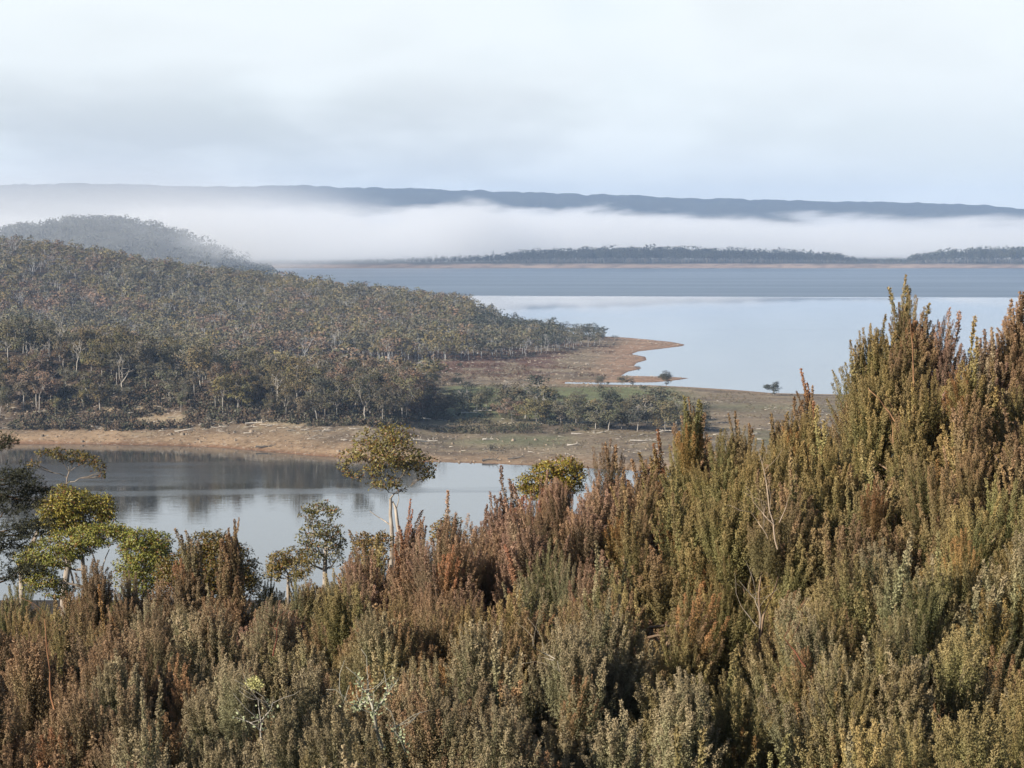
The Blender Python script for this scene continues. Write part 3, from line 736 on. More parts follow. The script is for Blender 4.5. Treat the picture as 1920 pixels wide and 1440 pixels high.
# ------------------------------------------------------------------ nearer gum trees behind the shrubs
def near_tree(name, label, dist, trunk, clumps, tint, leaf=0.085, dens=1.0, seed=0, trunk_r=0.10, bark=M_PALE, barkc=(1, 1, 1), cat='tree', twig=7, extra=()):
    """trunk: rows of photo points base->fork; clumps: (px, py, half width px, half height px)"""
    r = np.random.default_rng(seed); k = dist / F
    base = at(trunk[0][0], trunk[0][1], dist); gz = float(near_ground(base[0], base[1]))
    root = np.array([base[0], dist, gz])
    L = lambda p, q, dy=0.0: at(p, q, dist + dy) - root
    tp = [np.array([0, 0, -0.3])] + [L(p, q, r.normal(0, .05)) for p, q in trunk]
    dense = []
    for a, b in zip(tp[:-1], tp[1:]): dense += list(curve(a, b, r, 5, .02)[:-1])
    dense.append(tp[-1]); dense = np.array(dense)
    wood, lf = Geo(), Geo(); n = len(dense)
    rad = np.linspace(trunk_r, trunk_r * .5, n)
    trunk_g = Geo(); trunk_g.tube(dense, rad, 7, np.array(barkc) * .8)
    nodes = [(dense[i], rad[i]) for i in range(int(n * .55), n)]
    cl = []
    for p, q, rx, ry in clumps: cl.append((L(p, q, r.normal(0, rx * .45) * k), rx * k * 1.22, ry * k * 1.28))
    cl.sort(key=lambda c: np.linalg.norm(c[0] - dense[-1]))
    for c, rx, rz in cl:
        tgt = c - np.array([0, 0, rz * .45])
        best = min(nodes, key=lambda nd: np.linalg.norm(nd[0] - tgt) + 1.5 * max(0, nd[0][2] - tgt[2] + .05) + (0.1 if nd[1] < .012 else 0))
        b = curve(best[0], tgt, r, 7, .07, -.04); r0 = min(best[1] * .7, trunk_r * .42); rr = np.linspace(r0, max(r0 * .35, .007), 7)
        wood.tube(b, rr, 5, np.array(barkc) * .62); nodes += [(b[i], rr[i]) for i in range(2, 7)]
        for _ in range(twig):
            s = b[r.integers(3, 7)]; u = r.normal(size=3); u /= np.linalg.norm(u); u[2] = abs(u[2]) * .7
            wood.tube(curve(s, c + u * [rx * .8, rx * .8, rz * .7], r, 4, .06), np.linspace(.009, .004, 4), 4, np.array(barkc) * r.uniform(.4, .65))
        m = int(230 * dens * rx * (rx + rz) / (leaf * leaf) * .055)
        u = r.normal(size=(m, 3)); u /= np.linalg.norm(u, axis=1, keepdims=True); u *= r.uniform(.35, 1.0, (m, 1)) ** .7; u *= 1 + .45 * (fbm(u[:, 0] * 2.5 + 9, u[:, 2] * 2.5 + u[:, 1], seed + 3)[:, None] - .45)
        jit = c[0] * 7 + c[2] * 5; keepm = fbm(u[:, 0] * 2.2 + jit, u[:, 2] * 2.6 + u[:, 1] * 1.7, seed) > .43
        u = u[keepm]; m = len(u)
        P = c + u * [rx, rx, rz]
        A = u * [.8, .8, .5] + r.normal(size=(m, 3)) * .8
        tone = r.uniform(.6, 1.45, (m, 1)) * r.uniform(.85, 1.15)
        cc = np.array(tint) * tone * np.stack([r.uniform(.85, 1.2, m), np.ones(m), r.uniform(.7, 1.2, m)], 1)
        red = r.random(m) < .10; cc[red] = np.array([.20, .09, .03]) * r.uniform(.7, 1.2, (red.sum(), 1))
        lf.leaves(P, A, leaf * r.uniform(.6, 1.3, m), leaf * .45, cc, r, u + np.array([0, 0, .3]) + r.normal(size=(m, 3)) * .75)
    for pts, rr in extra:
        wood.tube(np.concatenate([curve(L(*a), L(*b), r, 4, .04) for a, b in zip(pts[:-1], pts[1:])]), np.linspace(rr, rr * .3, 4 * (len(pts) - 1)), 5, barkc)
    t = thing(name, label, cat, root)
    obj('trunk', trunk_g.mesh('trunk', bark, True), t)
    obj('limbs', wood.mesh('limbs', bark, True), t)
    obj('crown', lf.mesh('crown', M_GUM), t)
    return t
OLV = (.215, .188, .036); GRN = (.190, .192, .040); YEL = (.190, .150, .024)
near_tree('gum_tree', 'lone slender gum tree with pale split trunk against the lagoon', 60, [(734, 1060), (735, 1010), (732, 965), (732, 935)],
          [(708, 822, 36, 22), (745, 815, 30, 18), (690, 846, 32, 18), (738, 846, 42, 20), (770, 858, 30, 18), (795, 872, 20, 16), (660, 857, 22, 13), (648, 872, 14, 10),
           (726, 868, 30, 12), (700, 884, 22, 9), (760, 880, 14, 8), (722, 905, 24, 12), (700, 908, 12, 8), (805, 888, 10, 8), (742, 905, 12, 8), (668, 893, 12, 6), (652, 886, 9, 6), (790, 895, 9, 5), (755, 918, 6, 4)],
          (.180, .150, .046), .095, 1.05, 3, .085, extra=[([(738, 990), (720, 976), (693, 958)], .028), ([(743, 955), (748, 935), (748, 920)], .018), ([(752, 1060), (749, 1000), (742, 955), (736, 940)], .085)])
near_tree('gum_tree', 'slender leaning tree with thin umbrella crown over the lagoon at left', 46, [(40, 1070), (78, 975), (118, 925)],
          [(112, 850, 22, 8), (140, 856, 26, 9), (165, 862, 18, 9), (186, 874, 12, 10), (193, 890, 6, 6), (95, 846, 10, 5), (60, 870, 12, 5), (75, 850, 10, 4)], (.135, .11, .032), .07, .9, 5, .07, twig=6)
near_tree('gum_tree', 'bushy olive-green tree with dark right side above the lagoon at left', 44, [(120, 1130), (128, 1060), (135, 1010)],
          [(118, 925, 26, 15), (140, 940, 40, 18), (112, 958, 34, 18), (165, 965, 30, 16), (190, 945, 20, 20), (198, 968, 16, 16), (140, 985, 36, 12), (100, 975, 22, 12), (180, 990, 20, 8), (85, 950, 18, 14), (150, 955, 46, 26), (105, 985, 40, 16), (200, 955, 18, 24)], OLV, .06, 1.5, 6, .10)
near_tree('gum_tree', 'low spreading green tree with see-through trunks at far left', 42, [(165, 1140), (160, 1090), (155, 1045)],
          [(90, 1030, 40, 16), (60, 1048, 24, 14), (125, 1015, 42, 16), (170, 1000, 40, 16), (210, 992, 26, 12), (120, 1050, 26, 12), (85, 1085, 30, 14), (110, 1105, 28, 16), (60, 1095, 18, 14), (100, 1040, 60, 20), (180, 1005, 50, 16), (225, 1000, 24, 14), (65, 1065, 26, 14), (150, 1030, 30, 14)], GRN, .058, 1.5, 8, .08,
          extra=[([(200, 1125), (192, 1075), (205, 1030)], .03), ([(140, 1110), (132, 1070), (120, 1040)], .03), ([(185, 1120), (180, 1060), (165, 1020)], .035)])
near_tree('bush', 'green domed bush right of the brown shrub, over the lagoon', 40, [(275, 1140), (272, 1050)],
          [(262, 1005, 32, 14), (295, 1015, 26, 16), (270, 1030, 40, 20), (300, 1045, 24, 22), (245, 1020, 20, 18), (275, 1060, 50, 30), (255, 1085, 40, 30)], GRN, .055, 1.6, 9, .07, cat='bush')
near_tree('bush', 'round golden-green bush with a dark right side against the lagoon', 38, [(390, 1150), (390, 1080)],
          [(395, 1015, 36, 18), (370, 1035, 32, 20), (415, 1040, 38, 26), (345, 1060, 36, 24), (450, 1050, 26, 24), (470, 1075, 22, 22), (390, 1075, 60, 28), (390, 1045, 46, 30), (320, 1075, 26, 26), (340, 1095, 40, 26), (440, 1105, 46, 30), (430, 1085, 40, 22)], (.13, .10, .024), .055, 1.6, 10, .08, cat='bush')
near_tree('gum_tree', 'small gum tree with airy crown and pale stems left of the lone gum', 44, [(612, 1120), (610, 1050), (612, 1015)],
          [(600, 952, 32, 11), (625, 962, 14, 9), (578, 966, 16, 9), (600, 992, 34, 14), (575, 1008, 20, 14), (625, 1000, 18, 16), (600, 1028, 34, 16), (640, 1018, 10, 12), (578, 1045, 24, 16), (628, 1045, 18, 16)], (.125, .115, .045), .065, 1.0, 11, .07)
near_tree('bush', 'low golden bush at the foot of the airy small gum', 40, [(540, 1130), (540, 1075)],
          [(525, 1048, 22, 12), (550, 1040, 24, 12), (540, 1068, 38, 18), (570, 1062, 18, 16), (515, 1070, 18, 16)], (.135, .105, .03), .055, 1.5, 12, .05, cat='bush')
near_tree('gum_tree', 'yellow-green crown standing up behind the pink-tipped shrubs', 42, [(1040, 1000), (1035, 930)],
          [(1052, 872, 34, 12), (1025, 885, 30, 14), (1070, 890, 26, 16), (1000, 903, 28, 14), (1040, 905, 36, 16), (985, 918, 18, 10), (1065, 912, 26, 14), (1082, 888, 14, 14), (1010, 922, 34, 12)], YEL, .06, 1.7, 13, .08)
near_tree('bush', 'olive bush at the left shoulder of the pink-tipped shrubs', 34, [(835, 1060), (835, 1010)],
          [(825, 990, 16, 10), (845, 978, 18, 12), (840, 1005, 30, 16)], (.14, .105, .04), .055, 1.4, 14, .05, cat='bush')
near_tree('bush', 'golden bush behind the spiky shrub below the lone gum', 36, [(700, 1080), (700, 1040)],
          [(690, 1012, 26, 12), (715, 1008, 18, 10), (700, 1030, 34, 18)], (.13, .09, .03), .055, 1.4, 15, .05, cat='bush')

# the dark conifer at the left edge
def dark_pine(label, dist, clumps, seed):
    r = np.random.default_rng(seed); k = dist / F; b = at(-30, 1100, dist); root = np.array([b[0], dist, float(near_ground(b[0], b[1]))])
    wd, lf, tr = Geo(), Geo(), Geo(); top = at(-38, 815, dist) - root
    tp = curve((0, 0, -.3), top, r, 8, .015); tr.tube(tp, np.linspace(.12, .03, 8), 6, (.5, .45, .4))
    for p, q, rx, ry in clumps:
        c = at(p, q, dist + r.normal(0, .2)) - root; s = tp[np.argmin(np.abs(tp[:, 2] - (c[2] - .1)))]
        br = curve(s, c, r, 6, .04, -.05); wd.tube(br, np.linspace(.025, .006, 6), 4, (.55, .5, .45))
        for _ in range(int(rx * 1.6)):
            st = c + r.uniform(-1, 1, 3) * [rx * k, rx * k * .8, ry * k]; d = np.array([r.normal(.35, .4), r.normal(0, .4), r.uniform(-.1, .5)]); d /= np.linalg.norm(d)
            n = 26; tt = r.uniform(0, .22, n)[:, None]; P = st + d * tt; A = d + r.normal(size=(n, 3)) * .7
            lf.leaves(P, A, r.uniform(.035, .065, n), .012, np.array([.042, .044, .030]) * r.uniform(.6, 1.6, (n, 1)), r)
    t = thing('conifer', label, 'tree', root)
    obj('trunk', tr.mesh('trunk', M_TWIG, True), t); obj('limbs', wd.mesh('limbs', M_TWIG, True), t); obj('crown', lf.mesh('crown', M_PINE), t)
dark_pine('dark needled conifer cut off by the left edge of the picture', 34, [(0, 900, 30, 10), (40, 905, 24, 9), (20, 930, 36, 12), (60, 925, 20, 8), (10, 955, 40, 12), (50, 985, 34, 9), (15, 1000, 40, 12), (60, 1000, 22, 8),
          (10, 1035, 34, 12), (40, 1070, 30, 10), (10, 1080, 36, 12), (-10, 840, 20, 12), (5, 828, 10, 8), (30, 890, 20, 8), (20, 1020, 20, 10), (55, 945, 18, 6)], 4)

# ------------------------------------------------------------------ shrub thicket in the foreground
def make_shoot(r, L=0.85, n_twig=10, leaf=0.0175, fat=1.0, spread=.17, low=.84):
    lf = Geo()
    for i in range(n_twig):
        a = i * 2.4 + r.uniform(-.4, .4); q = math.sqrt((i + .4) / n_twig) * spread * r.uniform(.85, 1.15)
        top = L * (1 - .30 * (q / spread) ** 2) * r.uniform(low, 1.04)
        t0 = np.linspace(0, 1, 7)[:, None]; xy = np.array([math.cos(a), math.sin(a)]) * q
        c = np.concatenate([xy * t0 ** .75 + r.normal(0, .006, (7, 2)), t0 * top], 1)
        rad = .043 * fat * r.uniform(.85, 1.2)
        ln = np.linalg.norm(np.diff(c, axis=0), axis=1).sum(); m = int(ln * 1000 * fat)
        t = r.uniform(.22, 1.0, m) ** .85; seg = np.clip((t * 6).astype(int), 0, 5); f = (t * 6 - seg)[:, None]
        P = c[seg] * (1 - f) + c[seg + 1] * f; ax = c[seg + 1] - c[seg]; ax /= np.linalg.norm(ax, axis=1, keepdims=True)
        rd = r.normal(size=(m, 3)); rd -= (rd * ax).sum(1, keepdims=True) * ax; rd /= np.linalg.norm(rd, axis=1, keepdims=True)
        lump = .8 + .3 * np.sin(t * ln * 60 + r.uniform(0, 6))               # whorls of leaflets along the sprig
        taper = ((1.0 - .68 * t ** 3) * lump)[:, None]
        P = P + rd * rad * taper * r.uniform(.3, 1.0, (m, 1)) ** .6
        A = ax * r.uniform(.5, 1.1, (m, 1)) + rd * r.uniform(.4, .9, (m, 1))
        tip = smooth(.6, 1.0, t)
        b = r.uniform(.80, 1.18, m) * np.where(r.random(m) < .03, 1.35, 1) * (.94 + .16 * tip) * r.uniform(.88, 1.12)
        col = np.stack([b * (.97 + .12 * tip), b * (1.01 - .05 * tip), b * (.94 + .04 * tip)], 1)
        lf.leaves(P, A, leaf * r.uniform(.7, 1.25, m), leaf * .55, col, r, rd + .35 * ax + r.normal(size=(m, 3)) * .45)
    return lf
r = np.random.default_rng(99)
SHOOTS = []
for i in range(18):
    g = make_shoot(r, r.uniform(.75, 1.0), int(r.integers(12, 18)), .0132 * r.uniform(.85, 1.2), r.uniform(.85, 1.1), r.uniform(.17, .23), .88)
    SHOOTS.append(g.mesh('shoot', M_LEAF))
SPIRES = []
for i in range(6):
    g = make_shoot(r, 1.0, int(r.integers(3, 6)), .020, .62, r.uniform(.08, .15), .45); V, Q, C_ = g.arrays()
    SPIRES.append(mesh('shoot', V, [Q], M_LEAF, C_))
print('shoot tris', 2 * len(SHOOTS[0].polygons), 'verts')
TINT = {'grey': (.192, .178, .108), 'olive': (.176, .157, .064), 'rust': (.178, .122, .070), 'pink': (.215, .146, .110), 'gold': (.196, .158, .060), 'green': (.132, .138, .054), 'shade': (.145, .115, .070)}
NSH = [0]
SHR = 'shrubs of the foreground thicket'
def shrub(px_, py_, d, R, tint, label, depth=2.0, spire=0.12, dens=1.0, seed=None, mix=None, flat=.50):
    R = R * (1.1 if R <= .36 else 1.34 if py_ < 1110 else 1.08)
    depth = min(depth, .7 + 1.25 * R)
    seed = abs(int(px_ * 7 + py_)) if seed is None else seed
    r = np.random.default_rng(seed)
    top = at(px_, py_, d); gz = float(near_ground(top[0], top[1])); root = np.array([top[0], top[1], gz]); H = top[2] - gz
    t = thing('shrub', label, 'shrub', root, group=SHR)
    wood = Geo(); n = int(32 * dens * R * depth + 12 * R + 6)
    stems = [np.array([r.normal(0, .06), r.normal(0, .06), -.15]) for _ in range(5)]
    forks = [np.array([r.normal(0, R * .3), r.normal(0, R * .3), max(.4, H - depth * r.uniform(.75, 1.0))]) for _ in range(5)]
    for a, b in zip(stems, forks): wood.tube(curve(a, b, r, 4, .05), np.linspace(.045, .026, 4), 5, r.uniform(.7, 1.1))
    com = (.172, .147, .080); tc, tm = ([(.80 * x + .20 * y) * 1.26 for x, y in zip(TINT[k], com)] for k in (tint, mix or tint))
    nh = 1 if R < .42 else 3 if R < .7 else 4
    heads = [(0, 0, 0, R)] if nh == 1 else [(R * .58 * math.cos(k * 6.28 / nh + .7 * px_), R * .58 * math.sin(k * 6.28 / nh + .7 * px_), -r.uniform(0, .62) * (k > 0), R * r.uniform(.46, .60)) for k in range(nh)]
    for i in range(n):
        hx, hy, hz, hr = heads[i % nh]
        s = r.random() ** 1.1                                 # 0 at the top, 1 at the skirt
        rr = hr * math.sqrt(max(0, 1 - (1 - s) ** 2)) ** (flat / .5) * r.uniform(.85, 1.08) if s > .06 else hr * .3 * r.random()
        a = r.uniform(0, 6.283) if r.random() < .45 else r.uniform(-2.8, -.34)
        L = r.uniform(.75, 1.15); tipz = H + hz - s * depth * r.uniform(.80, 1.0) + r.normal(0, .04)
        tip = np.array([hx + rr * math.cos(a), hy + rr * math.sin(a), tipz])
        lean = .06 + .30 * (rr / hr)
        d_ = np.array([math.cos(a) * lean + r.normal(0, .07), math.sin(a) * lean + r.normal(0, .07), 1.0]); d_ /= np.linalg.norm(d_)
        sp = r.random() < (max(spire, .34) if py_ < 1010 else spire * .7) and s < .30
        me = SPIRES[r.integers(0, len(SPIRES))] if sp else SHOOTS[r.integers(0, len(SHOOTS))]
        if sp: L *= r.uniform(1.0, 1.35); tip[2] += r.uniform(.10, .34)
        b = tip - d_ * L * .9
        o = obj('shoot', me, t, b)
        o.rotation_mode = 'QUATERNION'
        o.rotation_quaternion = Vector(d_).to_track_quat('Z', 'Y') @ Vector((0, 0, 1)).to_track_quat('Z', 'Y') 
        o.rotation_quaternion = o.rotation_quaternion @ Matrix.Rotation(r.uniform(0, 6.28), 3, 'Z').to_quaternion()
        wdt = L * r.uniform(.9, 1.25); o.scale = (wdt, wdt, L)
        f = r.random() ** 1.5; v = r.uniform(.82, 1.18)
        c = [(x * (1 - f) + y * f) * v for x, y in zip(tc, tm)]
        if r.random() < .04: c = [c[0] * 1.10, c[1] * .84, c[2] * .74]
        o.color = (*c, 1); NSH[0] += 1
        if i % 2 == 0:
            k = forks[r.integers(0, 5)]
            wood.tube(curve(k, b + d_ * L * .25, r, 4, .06), np.linspace(.016, .006, 4), 4, r.uniform(.8, 1.4))
    obj('stems', wood.mesh('stems', M_TWIG), t)
    return t
#   px, top row, distance, crown radius, tint, label, options
SHRUBS = [
    # skyline, left to right
    (70, 1112, 24, .75, 'rust', 'red-brown shrub at far left just below the dark conifer', dict(mix='gold')),
    (150, 1138, 22, .80, 'rust', 'rusty shrub under the low spreading green tree', dict(mix='olive')),
    (238, 1030, 25, .55, 'rust', 'tall brown shrub rising between the green tree and the domed bush', dict(depth=2.2, mix='shade')),
    (345, 1085, 23, .50, 'grey', 'narrow grey-green shrub in front of the golden bush', dict(depth=2.2)),
    (356, 1000, 24, .14, 'shade', 'thin dark sprig poking above the golden bush on its left', dict(depth=.8, spire=1, dens=2.0)),
    (433, 1000, 24, .14, 'rust', 'thin brown sprig poking above the golden bush on its right', dict(depth=1.2, spire=1, dens=2.0)),
    (455, 1105, 22, .62, 'rust', 'reddish shrub below the dark side of the golden bush', dict(mix='pink')),
    (560, 1105, 21, .75, 'grey', 'grey-olive shrub below the low golden bush', dict(mix='rust')),
    (640, 1072, 23, .55, 'grey', 'grey shrub between the airy small gum and the lone gum', dict(mix='olive')),
    (690, 988, 25, .32, 'rust', 'spiky brown shrub left of the foot of the lone gum', dict(spire=.6, mix='olive')),
    (770, 975, 25, .22, 'pink', 'slim pinkish shrub right of the lone gum trunk', dict(spire=.9, dens=1.5)),
    (735, 1005, 23, .62, 'pink', 'pinkish shrub hiding the foot of the lone gum', dict(mix='rust')),
    (835, 968, 23, .60, 'rust', 'rust-coloured shrub on the slope right of the lone gum', dict(mix='pink')),
    (880, 920, 25, .42, 'pink', 'pink-tipped shrub with open sprigs against the lagoon', dict(spire=.5)),
    (945, 910, 25, .34, 'pink', 'pink shrub with two sprigs left of the yellow-green crown', dict(spire=.6)),
    (930, 938, 22, .80, 'pink', 'broad pink-brown shrub below the open pink sprigs', dict(mix='rust')),
    (1060, 890, 24, .65, 'pink', 'pinkish shrub directly below the yellow-green crown', dict(mix='rust')),
    (1143, 822, 26, .32, 'rust', 'tall narrow red shrub standing above the thicket before the beach', dict(depth=2.4, spire=.4, mix='pink', dens=1.5)),
    (1206, 866, 25, .30, 'rust', 'shorter dark red shrub right of the tall narrow red one', dict(depth=2.2, spire=.3)),
    (1170, 880, 23, .60, 'rust', 'brown shrub beneath the two red spires', dict(mix='pink')),
    (1262, 838, 24, .42, 'gold', 'golden shrub at the left end of the high right-hand thicket', dict(depth=2.4, mix='olive')),
    (1300, 775, 24, .22, 'rust', 'rusty pointed shrub standing first on the right against the flat', dict(depth=2.2, spire=.5, dens=1.5)),
    (1350, 780, 23, .48, 'green', 'green-sided shrub just right of the rusty pointed one', dict(depth=2.4, mix='gold')),
    (1415, 765, 23, .45, 'olive', 'olive shrub below the lone squat tree on the lake shore', dict(depth=2.4, mix='rust')),
    (1470, 790, 22, .50, 'gold', 'golden shrub left of the single thin spire', dict(depth=2.4)),
    (1513, 725, 24, .13, 'rust', 'single thin red spire rising against the lake shore', dict(depth=1.4, spire=1, dens=2.2)),
    (1530, 800, 21, .50, 'olive', 'olive shrub at the foot of the single thin spire', dict(depth=2.3, mix='gold')),
    (1570, 765, 23, .42, 'gold', 'gold shrub between the thin spire and the tall right-hand shrubs', dict(depth=2.3)),
    (1608, 660, 22, .28, 'olive', 'small leaning shrub at the outer left of the tall group over the lake', dict(depth=1.8, spire=.4, mix='rust')),
    (1650, 598, 22, .27, 'gold', 'club-shaped shrub second from left in the tall group over the lake', dict(depth=1.7, spire=.3, mix='olive', dens=1.4)),
    (1702, 552, 22, .30, 'rust', 'tallest shrub of the group rising into the dark water band', dict(depth=2.6, spire=.5, mix='olive', dens=1.4)),
    (1775, 585, 22, .28, 'pink', 'open airy shrub right of the tallest one over the lake', dict(depth=2.0, spire=.7)),
    (1700, 690, 21, .52, 'gold', 'dense golden shrub at the foot of the tallest one', dict(depth=2.2, mix='olive')),
    (1785, 672, 21, .56, 'gold', 'rust-gold shrub below the open airy one', dict(depth=2.2, mix='rust')),
    (1845, 625, 22, .36, 'pink', 'greyish pink shrub in the dip near the right edge', dict(depth=2.0, spire=.5, mix='grey')),
    (1908, 572, 22, .32, 'rust', 'tall brown shrub cut by the right edge at the skyline', dict(depth=2.4, spire=.5)),
    (1888, 655, 20, .66, 'gold', 'golden shrub at the right edge under the tall brown one', dict(depth=2.2, mix='rust')),
    (1100, 878, 24, .45, 'pink', 'pink-brown shrub between the yellow-green crown and the tall narrow red shrub', dict(mix='rust', depth=2.2)),
    (985, 915, 24, .40, 'pink', 'pink-brown shrub under the left side of the yellow-green crown', dict(mix='rust')),
    (1232, 856, 23, .50, 'rust', 'red-brown shrub filling the dip before the high right-hand thicket', dict(mix='gold', depth=2.2)),
    (20, 1125, 27, .70, 'rust', 'rusty shrub in the left edge under the lowest conifer boughs', dict(mix='gold')),
    (510, 1115, 26, .70, 'rust', 'rust-olive shrub closing the gap between the golden bushes', dict(mix='olive')),
    (300, 1128, 26, .60, 'olive', 'olive shrub behind the narrow grey-green one', dict(mix='rust')),
    # low cover down the slope behind the skyline
    (5, 1072, 34, 1.1, 'green', 'dark green shrub beneath the conifer at the left edge, down the slope', dict(mix='shade')),
    (75, 1085, 36, 1.1, 'green', 'green shrub down the slope under the see-through trunks', dict(mix='olive')),
    (205, 1105, 36, 1.1, 'green', 'green-olive shrub down the slope behind the tall brown shrub', dict(mix='gold')),
    (300, 1108, 38, 1.1, 'gold', 'golden shrub down the slope below the green domed bush', dict(mix='green')),
    (480, 1100, 38, 1.1, 'gold', 'golden shrub down the slope below the round golden-green bush', dict(mix='green')),
    (575, 1095, 38, 1.1, 'olive', 'olive shrub down the slope under the airy small gum', dict(mix='gold')),
    (660, 1080, 40, 1.1, 'olive', 'olive shrub down the slope left of the lone gum trunk', dict(mix='gold')),
    (790, 1055, 42, 1.1, 'gold', 'golden shrub down the slope right of the lone gum trunk', dict(mix='rust')),
    # second tier
    (40, 1150, 19, .80, 'rust', 'brown shrub at the left edge with a pale upright stem', dict()),
    (140, 1165, 18, .75, 'rust', 'brown shrub with several pale stems in the left thicket', dict(mix='shade')),
    (250, 1120, 20, .70, 'shade', 'dull brown shrub below the tall brown one', dict(mix='rust')),
    (370, 1130, 19, .75, 'grey', 'grey-olive shrub left of the red crooked stem', dict(mix='rust')),
    (480, 1150, 18, .70, 'grey', 'grey shrub just left of the red crooked stem', dict(mix='rust')),
    (620, 1120, 18, .80, 'grey', 'large grey shrub right of the red crooked stem', dict(mix='olive')),
    (740, 1080, 20, .70, 'olive', 'olive-brown shrub with a deep dark right side', dict(mix='rust')),
    (850, 1070, 19, .72, 'rust', 'orange-brown shrub in the middle of the slope', dict(mix='gold')),
    (960, 1080, 18, .70, 'rust', 'rusty shrub behind two grey pointed tips', dict(mix='olive')),
    (1080, 1005, 20, .70, 'grey', 'pale grey-green shrub with a black hollow on its right', dict(mix='green', depth=1.8)),
    (1190, 1010, 20, .60, 'rust', 'rusty shrub right of the black hollow', dict(mix='pink', depth=2.4)),
    (1270, 950, 20, .60, 'gold', 'gold-brown shrub left of the bare pale stems', dict(depth=2.4, mix='rust')),
    (1350, 900, 20, .65, 'olive', 'olive shrub above the bare pale stems', dict(depth=2.4, mix='gold')),
    (1450, 880, 19.5, .62, 'olive', 'olive-gold shrub crossed by the bare pale stems', dict(depth=2.3, mix='gold')),
    (1540, 890, 19, .65, 'rust', 'brownish shrub right of the bare pale stems', dict(depth=2.3, mix='olive')),
    (1630, 800, 20, .65, 'gold', 'golden shrub below the small leaning one', dict(depth=2.3, mix='olive')),
    (1730, 800, 19.5, .65, 'olive', 'olive shrub in the middle of the right-hand thicket', dict(depth=2.3, mix='rust')),
    (1830, 790, 19, .65, 'rust', 'brown shrub right of the middle of the right-hand thicket', dict(depth=2.3, mix='gold')),
    (1930, 830, 18, .65, 'gold', 'golden shrub cut by the right edge halfway up', dict(depth=2.3, mix='green')),
    # third tier
    (60, 1260, 15, .70, 'rust', 'brown shrub at the left edge in the lower thicket', dict(mix='shade')),
    (170, 1290, 14.5, .55, 'rust', 'brown shrub left of the long black gap', dict(mix='shade')),
    (300, 1215, 15.5, .62, 'grey', 'grey-olive shrub on the right of the long black gap', dict()),
    (420, 1250, 15, .65, 'grey', 'grey-olive shrub beside the pale lichen tuft', dict()),
    (570, 1230, 15, .68, 'grey', 'grey-olive shrub right of the pale lichen tuft', dict()),
    (700, 1190, 16, .65, 'grey', 'grey-olive shrub above the lichen-crusted dead branches', dict(mix='olive')),
    (830, 1200, 15.5, .65, 'grey', 'grey-brown shrub right of the lichen-crusted dead branches', dict(mix='rust')),
    (955, 1150, 16.5, .55, 'grey', 'grey shrub with two pointed tips before a dark hollow', dict()),
    (1060, 1140, 16.5, .62, 'grey', 'pale grey shrub around the small bleached twig', dict()),
    (1160, 1130, 16.5, .62, 'grey', 'grey-green shrub left of the big black shadow', dict(mix='olive')),
    (1212, 1085, 18, .46, 'olive', 'olive shrub above the big black shadow', dict(mix='rust', depth=.6)),
    (1350, 1015, 21.5, .56, 'gold', 'gold-green shrub over the bleached forked branch', dict(depth=.5, mix='green')),
    (1490, 1040, 21, .52, 'olive', 'olive shrub right of the bleached forked branch', dict(depth=.7, mix='grey')),
    (1590, 1010, 17, .65, 'grey', 'grey-olive shrub in the middle of the right slope', dict(depth=2.2, mix='gold')),
    (1700, 960, 17, .65, 'olive', 'grey-brown shrub high on the right slope', dict(depth=2.2, mix='rust')),
    (1800, 980, 16.5, .60, 'grey', 'grey-green shrub left of the dark pocket at right', dict(depth=2.2, mix='green')),
    (1895, 960, 16.5, .60, 'olive', 'olive shrub at the right edge above the dark pocket', dict(depth=2.0, mix='grey')),
    # bottom tiers
    (30, 1390, 12, .55, 'rust', 'brown shrub in the bottom left corner', dict()),
    (140, 1400, 11.6, .45, 'rust', 'brown shrub on the bottom edge left of the black gap', dict(mix='olive')),
    (215, 1395, 11.6, .30, 'rust', 'small brown shrub standing in the black gap at the bottom', dict(depth=1.4)),
    (290, 1350, 12.5, .50, 'grey', 'grey-olive shrub on the bottom edge right of the black gap', dict()),
    (400, 1370, 12, .50, 'grey', 'grey-olive shrub on the bottom edge left of the white dead stem', dict()),
    (560, 1380, 12, .50, 'grey', 'grey-olive shrub on the bottom edge right of the white dead stem', dict()),
    (640, 1330, 12.8, .42, 'grey', 'grey shrub pressed against the lichen-crusted dead branches', dict(mix='olive')),
    (790, 1330, 12.8, .50, 'grey', 'olive-grey shrub at lower middle, right of the dead branches', dict(mix='olive')),
    (905, 1300, 13.2, .52, 'grey', 'grey-olive shrub in the lower middle of the thicket', dict()),
    (1020, 1290, 13.2, .52, 'grey', 'grey-olive shrub below the small bleached twig', dict(mix='rust')),
    (1105, 1290, 13, .40, 'grey', 'grey-green shrub against the left side of the big shadow', dict()),
    (860, 1405, 11.4, .45, 'grey', 'olive shrub on the bottom edge left of centre', dict(mix='olive')),
    (980, 1410, 11.3, .45, 'grey', 'olive shrub on the bottom edge at centre', dict(mix='olive')),
    (1085, 1400, 11.4, .40, 'grey', 'grey-green shrub on the bottom edge left of the big shadow', dict(mix='green')),
    (720, 1420, 11.2, .40, 'grey', 'grey shrub on the bottom edge beneath the dead branches', dict()),
    (1292, 1235, 14, .13, 'grey', 'small pale shrub standing alone in the big shadow', dict(depth=1.0)),
    (1380, 1240, 14.2, .10, 'olive', 'slim lit shrub with pointed tips inside the big shadow', dict(depth=1.3, spire=.4)),
    (1290, 1440, 11.2, .18, 'olive', 'low shrub tip at the bottom edge of the big shadow', dict(depth=1.0)),
    (1450, 1425, 11.4, .12, 'green', 'green shrub low in the big shadow at the bottom edge', dict(depth=1.2)),
    (1575, 1190, 14.5, .38, 'olive', 'olive shrub bordering the big shadow on its right', dict(depth=2.0, mix='grey')),
